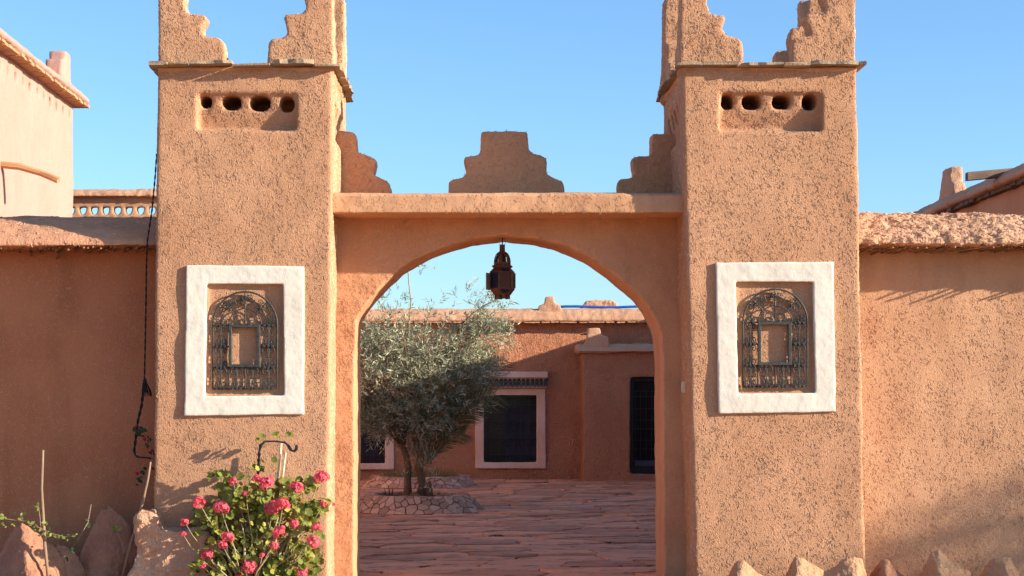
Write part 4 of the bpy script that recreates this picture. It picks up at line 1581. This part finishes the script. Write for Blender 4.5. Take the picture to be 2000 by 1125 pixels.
def lantern():
    LY = 16.62
    c = Vector((X(981, LY), LY, 0))
    k = FPX / LY
    root = thing('hanging_lantern', (c.x, LY, Z(584, LY)), 'rusty Moroccan lantern with coloured panes hanging under the arch', 'lantern')
    cc = Vector((c.x, LY, 0))
    rot = math.radians(45)

    def zz(py):
        return Z(py, LY)
    # frame: shoulders, body edges, bottom
    b = bmesh.new()
    Rb = 25.5 / k
    lathe(b, [(17 / k, zz(523)), (18 / k, zz(524)), (Rb, zz(531.5)), (Rb, zz(533))], 6, cc, rot, cap=False)
    lathe(b, [(Rb, zz(563)), (Rb, zz(565)), (17 / k, zz(576)), (15 / k, zz(577))], 6, cc, rot, cap=False)
    for i in range(6):
        a = rot + i * math.pi / 3
        p = Vector((math.sin(a) * Rb, -math.cos(a) * Rb, 0)) + cc
        tube(b, [p + Vector((0, 0, zz(533.5))), p + Vector((0, 0, zz(562.5)))], 0.011, 4)
    part('lantern_frame', b, 'rust', root)
    mats = ['amberpane', 'bluepane', 'amberpane', 'greenpane', 'bluepane', 'greenpane']
    for i in range(6):
        a0, a1 = rot + i * math.pi / 3, rot + (i + 1) * math.pi / 3
        b = bmesh.new()
        Rg = Rb * 0.97
        p0 = Vector((math.sin(a0) * Rg, -math.cos(a0) * Rg, 0)) + cc
        p1 = Vector((math.sin(a1) * Rg, -math.cos(a1) * Rg, 0)) + cc
        n = ((p0 + p1) / 2 - cc).normalized() * 0.004
        hexa(b, [p0 + Vector((0, 0, zz(564))), p1 + Vector((0, 0, zz(564))), p1 - n + Vector((0, 0, zz(564))), p0 - n + Vector((0, 0, zz(564)))],
             [p0 + Vector((0, 0, zz(532))), p1 + Vector((0, 0, zz(532))), p1 - n + Vector((0, 0, zz(532))), p0 - n + Vector((0, 0, zz(532)))])
        part('pane', b, {5: 'amberpane', 4: 'bluepane', 0: 'greenpane'}.get(i, mats[i]), root)
    # small blue panes set in the shoulder and base
    for (y0, y1, s) in ((525, 530.5, 1), (566.5, 572.5, -1)):
        a = rot - 0.5 * math.pi / 3
        b = bmesh.new()
        nrm = Vector((math.sin(a), -math.cos(a), 0))
        t = Vector((math.cos(a), math.sin(a), 0))
        r0 = (19.5 if s > 0 else 23.5) / k * math.cos(math.pi / 6) + 0.004
        r1 = (25 if s > 0 else 19) / k * math.cos(math.pi / 6) + 0.004
        w0, w1 = (0.03, 0.042) if s > 0 else (0.042, 0.032)
        lo = [cc + nrm * r0 - t * w0 + Vector((0, 0, zz(y0))), cc + nrm * r0 + t * w0 + Vector((0, 0, zz(y0))), cc + nrm * r1 + t * w1 + Vector((0, 0, zz(y1))), cc + nrm * r1 - t * w1 + Vector((0, 0, zz(y1)))]
        hexa(b, lo, [p + nrm * 0.006 for p in lo])
        part('pane', b, 'bluepane', root)
    # pierced dome
    b = bmesh.new()
    prof = [(16.5, 518), (16.5, 513), (16.3, 509), (15.6, 505), (14.4, 501), (12.5, 497), (9.5, 493.5), (5.5, 491)]
    lathe(b, [(r / k, zz(y)) for r, y in prof], 24, cc, rot, cap=False, skip=lambda i, q: (i in (1, 2, 3) and q % 4 in (1, 2)) or (i == 4 and q % 4 == 1))
    part('dome', b, 'rust', root)
    b = bmesh.new()
    lathe(b, [(16.5 / k, zz(524)), (18.5 / k, zz(522)), (18.5 / k, zz(519)), (16.5 / k, zz(517.5))], 18, cc, rot)
    for i in range(6):
        a = rot + i * math.pi / 3
        lathe(b, [(0.002, -.012), (.012, -.006), (.014, 0), (.012, .006), (.002, .012)], 6, cc + Vector((math.sin(a) * 18.5 / k, -math.cos(a) * 18.5 / k, zz(520.5))))
    part('collar', b, 'rust', root, smooth=False)
    b = bmesh.new()
    lathe(b, [(5.5 / k, zz(492)), (5.3 / k, zz(479)), (5.8 / k, zz(478)), (0.01, zz(477.5))], 12, cc)
    part('neck', b, 'rust', root)
    b = bmesh.new()
    for i in range(6):
        a = rot + i * math.pi / 3 + .5
        p = Vector((math.sin(a) * 12.5 / k, -math.cos(a) * 12.5 / k, 0)) + cc
        box(b, p.x - .016, p.x + .016, p.y - .012, p.y + .012, zz(584), zz(576))
    part('feet', b, 'rust', root)
    b = bmesh.new()
    a = rot + 4 * math.pi / 3 + math.pi / 3
    p = Vector((-Rb * 0.99, -0.02, 0)) + cc
    hexa(b, [p + Vector((-0.035, -0.075, zz(567))), p + Vector((0, 0, zz(567))), p + Vector((0.006, -.004, zz(567))), p + Vector((-0.029, -0.079, zz(567)))],
         [p + Vector((-0.035, -0.075, zz(534))), p + Vector((0, 0, zz(534))), p + Vector((0.006, -.004, zz(534))), p + Vector((-0.029, -0.079, zz(534)))])
    part('lantern_door', b, 'tin', root)
    b = bmesh.new()
    tube(b, [cc + Vector((0.0, 0, zz(478))), cc + Vector((0.003, 0, zz(470))), cc + Vector((0.0, 0.05, zz(455)))], 0.006, 5)
    for s in (-1, 1):
        tube(b, [cc + Vector((s * 0.022, 0, zz(478))), cc + Vector((s * 0.032, 0, zz(474))), cc + Vector((s * 0.03, 0, zz(469))), cc + Vector((s * .012, 0, zz(460)))], 0.0025, 4)
    part('hanging_wire', b, 'blackiron', root)


lantern()

# ------------------------------------------------------------------ small wall fitting
b = bmesh.new()
d = 16.12
p = at(1337.5, 756, d)
box(b, p.x - 0.03, p.x + 0.015, d - 0.03, d + 0.03, p.z - 0.055, p.z + 0.055)
bmesh.ops.bevel(b, geom=list(b.edges), offset=0.008, segments=2, affect='EDGES')
single('door_bell', b, 'cream', p, 'small cream bell plate on inner side of the right tower', 'bell plate', smooth=False)

# ------------------------------------------------------------------ rope with tassel, iron hook, stakes
RYp = 15.98
root = thing('pull_rope', at(285, 750, RYp), 'black twisted rope with a tassel hanging beside the left tower', 'rope')


def rope(bm, pts, r):
    P = [Vector(p) for p in pts]
    # resample
    out = []
    for i in range(len(P) - 1):
        n = max(2, int((P[i + 1] - P[i]).length / 0.012))
        for j in range(n):
            out.append(P[i].lerp(P[i + 1], j / n))
    out.append(P[-1])
    for ph in (0, math.pi):
        st = []
        for i, p in enumerate(out):
            a = ph + i * 0.55
            st.append(p + Vector((math.cos(a), math.sin(a), 0)) * r * 0.6)
        tube(bm, st, r * 0.62, 5)


b = bmesh.new()
rope(b, [at(306, 300, RYp), at(303, 345, RYp), at(297, 410, RYp - .13), at(288, 470, RYp - .14), at(286, 520, RYp), at(285, 600, RYp), at(283, 700, RYp), at(282, 745, RYp)], 0.0075)
part('rope', b, 'rope', root)
b = bmesh.new()
rope(b, [at(281, 748, RYp), at(277, 790, RYp), at(270, 820, RYp), at(266, 850, RYp), at(262, 880, RYp), at(264, 889, RYp), at(270, 893, RYp), at(285, 894, RYp), at(298, 896, RYp)], 0.012)
part('rope', b, 'rope', root)
b = bmesh.new()
lathe(b, [(0.008, 0.03), (0.02, 0.01), (0.016, -0.01), (0.020, -0.04), (0.030, -0.10)], 10, at(283, 746, RYp))
for k in range(40):
    a = k * 0.7
    p = at(283, 748, RYp) + Vector((math.cos(a), math.sin(a), 0)) * 0.018
    tube(b, [p, p + Vector((math.cos(a) * 0.02 + 0.012, math.sin(a) * 0.02, -0.06)), p + Vector((math.cos(a) * 0.026 + 0.02, math.sin(a) * .026, -0.10 - R.uniform(0, .03)))], 0.004, 4)
part('tassel', b, 'rope', root)

HYk = 15.30
b = bmesh.new()
rope(b, [at(500, 1130, 15.66), at(504, 1000, 15.62), at(504, 930, 15.48), at(506, 885, HYk), at(509, 870, HYk), at(517, 862, HYk), at(540, 862, HYk), at(556, 864, HYk), at(563, 870, HYk), at(568, 879, HYk), at(574, 882, HYk), at(579, 877, HYk), at(579, 869, HYk)], 0.0135)
single('iron_hook', b, 'blackiron', at(500, 1130, 15.66), 'black twisted iron hook standing behind the geranium', 'hook')


def stake(pts, r, mat, label, name='wooden_stake', group=None):
    b = bmesh.new()
    tube(b, pts, r, 7)
    o = single(name, b, mat, pts[-1], label, 'stake', group, smooth=True)
    return o


sy = 15.55
stake([at(84, 879, sy), at(83, 905, sy), at(81, 955, sy), at(84, 1010, sy), at(88, 1070, sy), at(95, 1140, sy)], [0.011, 0.013, 0.014, 0.016, 0.016, 0.014], 'stake',
      'thin brown cane stake leaning in front of the shaded left wall', group='garden stakes')
sy = 15.62
stake([at(294, 902, sy), at(289, 935, sy), at(280, 975, sy), at(268, 1020, sy), at(252, 1075, sy), at(236, 1140, sy)], [0.009, 0.011, 0.013, 0.014, 0.014, 0.012], 'stake',
      'slanting brown stake at the left edge of the left tower', group='garden stakes')
sy = 15.55
stake([at(549, 866, sy), at(546, 905, sy), at(540, 960, sy), at(530, 1080, sy)], [0.012, 0.013, 0.014, 0.014], 'palestake', 'taller pale stake rising from the geranium under the iron hook', group='garden stakes')
stake([at(558, 884, sy - .03), at(552, 930, sy - .03), at(545, 975, sy - .03), at(536, 1085, sy - .03)], [0.009, 0.010, 0.011, 0.011], 'palestake', 'shorter pale stake rising from the geranium right of the taller one', group='garden stakes')

# ------------------------------------------------------------------ stones


def boulder(pts, d, thick, mat, label, group, ridge=0.5, voxel=0.02, lean=0.0, disp=((0.3, 0.05), (0.1, 0.02), (0.04, 0.008)), name='boulder'):
    """a standing stone with the outline pts (pixels) at depth d"""
    b = bmesh.new()
    P = [(X(a, d), Z(c, d)) for a, c in pts]
    cx = sum(p[0] for p in P) / len(P)
    zmin = min(p[1] for p in P)
    A = [b.verts.new((cx + (p[0] - cx) * (1 - 0.35 * ridge), d - thick * (0.5 if p[1] > zmin + 0.05 else 0.75), zmin + (p[1] - zmin) * (1 - 0.14 * ridge))) for p in P]
    Bv = [b.verts.new((p[0], d, p[1])) for p in P]
    Cv = [b.verts.new((cx + (p[0] - cx) * 0.95, d + thick * 0.5, p[1] - 0.02)) for p in P]
    n = len(P)
    b.faces.new(A)
    b.faces.new(Cv[::-1])
    for i in range(n):
        j = (i + 1) % n
        b.faces.new((A[i], Bv[i], Bv[j], A[j]))
        b.faces.new((Bv[i], Cv[i], Cv[j], Bv[j]))
    me = clay('boulder', b, voxel, 1, disp)
    return single(name, me, mat, Vector((cx, d, max(0, zmin))), label, 'stone', group)


def crag(tops, feet, front, d, mat, label, group, depth=0.34, back=0.22, disp=((0.25, 0.05), (0.09, 0.03), (0.035, 0.010)), extra=()):
    """a split standing stone: hull of its crest, its two feet, its front arris and its back"""
    b = bmesh.new()
    P = [at(a, c, d + e) for a, c, e in tops]
    P += [Vector((X(a, d), d, Z(c, d))) for a, c in feet]
    P += [Vector((X(a, d), d - depth, Z(c, d))) for a, c in front]
    P += [at(a, c, d + e) for a, c, e in extra]
    cx = sum(p.x for p in P) / len(P)
    P += [Vector((X(feet[0][0], d), d + back, 0)), Vector((X(feet[-1][0], d), d + back, 0)), Vector((X(front[0][0], d), d - depth * 1.1, -0.1))]
    for p in P:
        b.verts.new(p)
    r = bmesh.ops.convex_hull(b, input=list(b.verts))
    bmesh.ops.delete(b, geom=list({g for g in r['geom_interior'] + r['geom_unused'] if isinstance(g, bmesh.types.BMVert)}), context='VERTS')
    me = clay('boulder', b, 0.014, 1, disp)
    return single('boulder', me, mat, Vector((cx, d, 0)), label, 'stone', group)


GB = 'rocks in front of the left wall'
crag([(196, 996, 0), (214, 989, -.02), (234, 1000, .02)], [(140, 1130), (140, 1180), (268, 1075), (276, 1180)], [(200, 1150)], 15.95, 'rock',
     'tall shaded rock with a blunt peak left of the left tower', GB, 0.16, 0.2, extra=((256, 1025, -.02), (160, 1070, 0.0)))
crag([(30, 1027, 0), (44, 1022, -.03), (56, 1030, 0)], [(-30, 1130), (-40, 1180), (120, 1090), (150, 1180)], [(70, 1130)], 15.75, 'rock',
     'low sun-dappled rock at the far left behind the cane stake', GB, 0.30, 0.3, extra=((100, 1060, 0.05),))
crag([(110, 1060, 0), (140, 1068, .02)], [(85, 1180), (165, 1110), (170, 1180)], [(130, 1140)], 15.85, 'rock', 'small dark rock wedged between the two larger left rocks', GB, 0.15, 0.2)
# plastered stub at the foot of the left tower
b = bmesh.new()
d = 15.55
prism(b, [(X(a, d), Z(c, d)) for a, c in [(255, 1190), (262, 1110), (270, 1045), (271, 1010), (282, 999), (298, 1000), (309, 1012), (314, 1032), (345, 1034), (395, 1030), (430, 1060), (440, 1190)]], 'y', d - 0.12, d + 0.2)
me = clay('stub', b, 0.018, 6, ((0.3, 0.10), (0.1, 0.05), (0.04, 0.015)))
single('boulder', me, 'mudrock', Vector((X(340, d), d, 0)), 'sunlit mud-plastered stone stub with a knob at the left tower foot', 'stone', GB)
GR = 'pointed edging stones at the right'
crag([(1440, 1096, 0), (1452, 1095, -.02)], [(1412, 1150), (1405, 1180), (1498, 1128), (1512, 1180)], [(1425, 1150)], 15.45, 'rockgreen', 'leftmost pointed edging stone in front of the right tower', GR, 0.3)
crag([(1553, 1089, 0), (1566, 1088, -.02)], [(1530, 1150), (1522, 1180), (1610, 1112), (1625, 1180)], [(1540, 1150)], 15.5, 'rockgreen', 'sharp pale edging stone in the middle of the right tower foot', GR, 0.3)
crag([(1655, 1092, 0), (1668, 1086, -.02), (1684, 1090, 0)], [(1606, 1115), (1598, 1180), (1694, 1125), (1698, 1180)], [(1655, 1150)], 15.5, 'rockgreen', 'broad blunt edging stone at the right corner of the right tower', GR, 0.22)
crag([(1720, 1091, 0), (1732, 1090, -.02)], [(1700, 1150), (1690, 1180), (1762, 1124), (1775, 1180)], [(1722, 1150)], 15.75, 'rock', 'smallest pointed stone just right of the right tower corner', GR, 0.3)
crag([(1818, 1078, 0), (1834, 1075, -.02)], [(1798, 1150), (1788, 1180), (1895, 1120), (1918, 1180)], [(1822, 1150)], 15.7, 'rockgreen', 'tallest pointed stone in front of the right wall', GR, 0.34)
crag([(1938, 1090, 0), (1958, 1084, -.02), (1972, 1086, 0)], [(1908, 1150), (1900, 1180), (1988, 1115), (1998, 1180)], [(1952, 1150)], 15.7, 'rockgreen', 'blunt shaded stone at the right edge in front of the wall', GR, 0.34)

# ------------------------------------------------------------------ geranium


def round_leaf(r, seed):
    b = bmesh.new()
    n = 14
    c = b.verts.new((0, 0, 0))
    rim = []
    for k in range(n):
        a = 2 * math.pi * k / n + 0.2
        rr = r * (1 + 0.12 * math.cos(5 * a + seed)) * (0.80 if k == 0 else 1)
        rim.append(b.verts.new((rr * math.cos(a), rr * math.sin(a), r * (0.22 + 0.16 * math.sin(5 * a + seed * 2)))))
    for k in range(n):
        b.faces.new((c, rim[k], rim[(k + 1) % n]))
    return to_mesh('leaf', b, True, fix=False)


def flower_head(r, seed, nf=20):
    b = bmesh.new()
    rr = random.Random(seed)
    for k in range(nf):
        f = k / nf
        ph = math.acos(1 - 1.55 * f)
        a = k * 2.4
        d = Vector((math.sin(ph) * math.cos(a), math.sin(ph) * math.sin(a), math.cos(ph)))
        c = d * r * rr.uniform(0.55, 1.15)
        u = d.orthogonal().normalized()
        v = d.cross(u)
        s = r * rr.uniform(0.42, 0.58)
        off = rr.uniform(0, 6)
        for q in range(5):
            t = off + q * 2 * math.pi / 5
            e = u * math.cos(t) + v * math.sin(t)
            g = u * math.cos(t + 1.57) + v * math.sin(t + 1.57)
            vs = [b.verts.new(x) for x in (c, c + e * s * .6 + g * s * .38 + d * s * .15, c + e * s + d * s * .05, c + e * s * .6 - g * s * .38 + d * s * .15)]
            b.faces.new(vs)
    return to_mesh('flower_head', b, False, fix=False)


def geranium():
    G = 15.44
    base = Vector((X(515, G), G, 0))
    root = thing('geranium_bush', base, 'bushy pink-flowering geranium in front of the left tower', 'geranium')
    leaves = [round_leaf(1.0, s) for s in range(5)]
    for m_ in leaves:
        setmat(m_, 'geranium')
    old = [round_leaf(1.0, s + 7) for s in range(2)]
    for m_ in old:
        setmat(m_, 'oldleaf')
    deep = [round_leaf(1.0, s + 3) for s in range(2)]
    for m_ in deep:
        setmat(m_, 'deepleaf')
    heads = [(627, 932, 14), (580, 952, 13), (520, 945, 15), (503, 935, 10), (455, 940, 9), (389, 982, 12), (432, 993, 14), (532, 992, 15), (553, 985, 13), (545, 1040, 13),
             (612, 1058, 13), (445, 1050, 12), (435, 1065, 9), (405, 1083, 13), (486, 1105, 16), (361, 1020, 9), (357, 1043, 6), (632, 985, 8), (575, 1022, 10), (535, 1065, 10),
             (618, 1030, 10), (470, 1135, 14), (395, 1105, 7), (512, 1085, 6), (590, 1120, 12), (480, 965, 7), (652, 985, 4)]
    fm = [flower_head(1.0, s) for s in range(4)]
    for m_ in fm:
        setmat(m_, 'petal')
    st = bmesh.new()
    foot = [Vector((base.x + R.uniform(-.2, .2), G + R.uniform(-.15, .15), 0)) for _ in range(9)]
    for (a, c, r) in heads:
        p = at(a, c, G + R.uniform(-0.22, -0.06) + (0.06 if c < 960 else -0.08))
        o = bpy.data.objects.new('flower_head', R.choice(fm))
        COL.objects.link(o)
        o.parent = root
        o.location = p - root.location
        s = r / 218 * 0.98
        o.scale = (s, s, s * 0.85)
        o.rotation_euler = (R.uniform(0.1, 0.9), R.uniform(-.5, .7), R.uniform(0, 6))
        f = R.choice(foot)
        mid = f.lerp(p, .6) + Vector((R.uniform(-.08, .08), R.uniform(-.08, .08), -0.05))
        tube(st, [f.lerp(p, .25), mid, p.lerp(mid, .3) + Vector((0, 0, -.02)), p], [.009, .007, .004, .003], 5)
    # woody stems
    for k in range(34):
        f = R.choice(foot)
        e = at(R.uniform(400, 610), R.uniform(950, 1090), G + R.uniform(-.2, .15))
        m1 = f.lerp(e, .45) + Vector((R.uniform(-.1, .1), R.uniform(-.1, .1), .05))
        m2 = f.lerp(e, .75) + Vector((R.uniform(-.06, .06), R.uniform(-.06, .06), .02))
        tube(st, [f, m1, m2, e], [.014, .012, .009, .006], 6)
    part('stem', st, 'stem', root, smooth=True)
    # leaves: a mass whose outline follows the bush, denser outside
    outline = [(430, 930, 22, 10), (470, 955, 50, 25), (520, 975, 70, 35), (575, 950, 45, 14), (600, 940, 30, 14), (420, 1000, 40, 26), (400, 1035, 32, 30), (480, 1020, 70, 45), (560, 1010, 60, 40),
               (610, 995, 30, 20), (590, 1050, 45, 40), (440, 1080, 60, 40), (520, 1085, 80, 40), (580, 1100, 50, 35), (410, 1110, 40, 25), (490, 1120, 90, 30), (500, 915, 12, 5),
               (620, 985, 14, 8), (637, 975, 6, 6), (470, 1160, 110, 40), (560, 1160, 70, 40)]
    n = 0
    cand = []
    wsum = sum(o[2] * o[3] for o in outline)
    for (cx, cy, rx, ry) in outline:
        cnt = max(4, int(1650 * rx * ry / wsum))
        for k in range(cnt):
            a = R.uniform(0, 6.283)
            rr = R.random() ** 0.5
            cand.append((cx + rx * rr * math.cos(a), cy + ry * rr * math.sin(a), R.uniform(-1, 1)))
    for (a, c) in ((503, 858), (510, 862), (515, 853), (508, 850), (538, 848), (541, 853), (563, 848), (566, 850), (514, 900), (535, 898), (538, 912), (495, 912), (503, 908), (546, 935), (550, 938)):
        cand.append((a, c, 0.6))
    rest_v, rest_f = [], []
    cand.sort(key=lambda q: -(q[2] < 0.25) * (q[1] < 1125) - 0.001 * q[2])
    stuff = bmesh.new()
    for k, (a, c, dd) in enumerate(cand):
        wdt = 0.22 if c > 960 else 0.12
        p = at(a, c, G + dd * wdt)
        r = R.uniform(0.018, 0.040)
        is_old = R.random() < (0.16 if 520 < a < 600 else 0.06)
        nrm = Vector((R.gauss(0.25, .55), R.gauss(-0.75, .5), R.gauss(0.65, .5))).normalized()
        q = nrm.to_track_quat('Z', 'Y') @ Matrix.Rotation(R.uniform(0, 6.28), 3, 'Z').to_quaternion()
        mesh_ = R.choice(old if is_old else (deep if R.random() < 0.28 else leaves))
        if k < 285:
            o = bpy.data.objects.new('leaf', mesh_)
            COL.objects.link(o)
            o.parent = root
            o.location = p - root.location
            o.rotation_euler = q.to_euler()
            o.scale = (r, r, r)
        else:
            mt = Matrix.Translation(p) @ q.to_matrix().to_4x4() @ Matrix.Scale(r, 4)
            vs = [stuff.verts.new(mt @ v.co) for v in mesh_.vertices]
            for pl in mesh_.polygons:
                stuff.faces.new([vs[i] for i in pl.vertices])
    me = to_mesh('foliage', stuff, True, fix=False)
    part('foliage', me, 'geranium', root, kind='stuff')


geranium()

# ------------------------------------------------------------------ climbers by the left wall


def leaf_pt(bm, p, r, nrm):
    q = Vector(nrm).normalized().to_track_quat('Z', 'Y') @ Matrix.Rotation(R.uniform(0, 6.28), 3, 'Z').to_quaternion()
    pts = [(0, -1, 0), (.55, -.35, .12), (.5, .3, .1), (0, 1, 0), (-.5, .3, .1), (-.55, -.35, .12)]
    c = bm.verts.new(p)
    vs = [bm.verts.new(p + q @ (Vector(t) * r)) for t in pts]
    for i in range(6):
        bm.faces.new((c, vs[i], vs[(i + 1) % 6]))


def climber(name, label, stem_paths, leaf_spots, lm, rmin, rmax, d, flowers=(), group=None, stemmat='stake'):
    root = thing(name, at(stem_paths[0][0][0], stem_paths[0][0][1], d), label, 'plant', group)
    b = bmesh.new()
    for path in stem_paths:
        tube(b, [at(a, c, d + R.uniform(-.02, .02)) for a, c in path], 0.0045, 5)
    part('stem', b, stemmat, root)
    for (a, c) in leaf_spots:
        b = bmesh.new()
        leaf_pt(b, at(a, c, d + R.uniform(-.04, .04)), R.uniform(rmin, rmax), (R.gauss(.3, .5), -1, R.gauss(.4, .5)))
        me = to_mesh('leaf', b, True, fix=False)
        part('leaf', me, lm, root)
    for (a, c, r) in flowers:
        b = bmesh.new()
        p = at(a, c, d - 0.03)
        for k in range(16):
            s = Vector((R.gauss(0, 1), R.gauss(0, 1) - .6, R.gauss(0, 1))).normalized()
            leaf_pt(b, p + s * r * .6, r * .5, s)
        part('flower', to_mesh('flower', b, False, fix=False), 'redpetal', root)


sp = []
for (a, c, n) in ((8, 1010, 9), (22, 1018, 6), (40, 1016, 5), (3, 1028, 4), (28, 1008, 4), (45, 1006, 3), (60, 1022, 5), (68, 1030, 4), (86, 1022, 4), (85, 1035, 4), (97, 1040, 6), (100, 1046, 4), (115, 1047, 5), (120, 1052, 3), (132, 1048, 4), (140, 1048, 2)):
    for k in range(n):
        sp.append((a + R.gauss(0, 4), c + R.gauss(0, 3.5)))
climber('trailing_vine', 'sunlit green vine trailing across the cane stake at far left', [[(-10, 1012), (20, 1015), (50, 1018), (75, 1030), (100, 1042), (125, 1048), (143, 1048)]], sp, 'vineleaf', 0.013, 0.026, 15.48)
climber('vine_shoot', 'pale yellow-green leaves on a shoot climbing the cane stake', [[(80, 1035), (78, 1010), (74, 985)]], [(72, 990), (74, 994), (72, 998), (77, 1002), (79, 1005), (75, 984)], 'vineleaf', 0.018, 0.032, 15.5)
climber('vine_shoot', 'small lone sprig of leaves in front of the tall shaded rock', [[(242, 1082), (238, 1060), (232, 1045), (226, 1035)]], [(222, 1030), (227, 1033), (232, 1034), (228, 1028), (236, 1030), (224, 1038)], 'vineleaf', 0.016, 0.03, 15.6)
climber('vine_shoot', 'dark leafy shoot growing in shade beside the tall rock', [[(125, 1095), (140, 1072), (155, 1050), (172, 1020), (178, 985)]], [(140, 1072), (143, 1078), (148, 1060), (128, 1088), (172, 1025), (170, 1015), (175, 1030), (93, 1102), (68, 1075), (132, 1092)], 'darkleaf', 0.018, 0.034, 15.62)
climber('bougainvillea', 'dark red flowers on a climber under the rope by the left tower', [[(290, 1000), (280, 960), (283, 930), (297, 900), (298, 880), (290, 855), (270, 835)]],
        [(262, 838), (272, 842), (270, 847), (276, 838), (281, 840), (279, 852), (286, 868), (289, 872), (292, 860), (283, 915), (280, 925), (276, 932), (270, 935), (274, 940), (268, 947), (278, 922), (297, 885)],
        'darkleaf', 0.022, 0.042, 15.92, ((267, 833, 0.022), (283, 858, 0.022), (289, 853, 0.018), (297, 880, 0.022), (268, 925, 0.024), (293, 910, 0.024), (299, 915, 0.02)))

# ------------------------------------------------------------------ tree standing outside the gate, right of the picture


def outside_tree():
    base = Vector((21.2, 11.0, 0))
    root = thing('olive_tree', base, 'tree standing outside the gate beyond the right edge', 'tree')
    b = bmesh.new()
    tube(b, [base, base + Vector((0.1, 0, 1.5)), base + Vector((0, .1, 3))], [.22, .17, .12], 8)
    for k in range(9):
        a = k * 0.7
        tube(b, [base + Vector((0, .1, 2.6)), base + Vector((math.cos(a) * .7, math.sin(a) * .7, 4)), base + Vector((math.cos(a) * 1.5, math.sin(a) * 1.5, 4.8))], [.08, .05, .02], 6)
    part('trunk', b, 'bark', root, smooth=True)
    pos, dr = [], []
    for k in range(7000):
        s = Vector((R.gauss(0, 1), R.gauss(0, 1), R.gauss(0, 1))).normalized() * R.random() ** .4
        pos.append((base.x + s.x * 1.9, base.y + s.y * 1.9, 4.5 + s.z * 1.7))
        dr.append((s.x + R.gauss(0, .6), s.y + R.gauss(0, .6), s.z + R.gauss(0, .6)))
    part('crown', leaf_cloud('crown', np.array(pos), np.array(dr), 0.16, 0.05), 'olive', root, kind='stuff')


outside_tree()
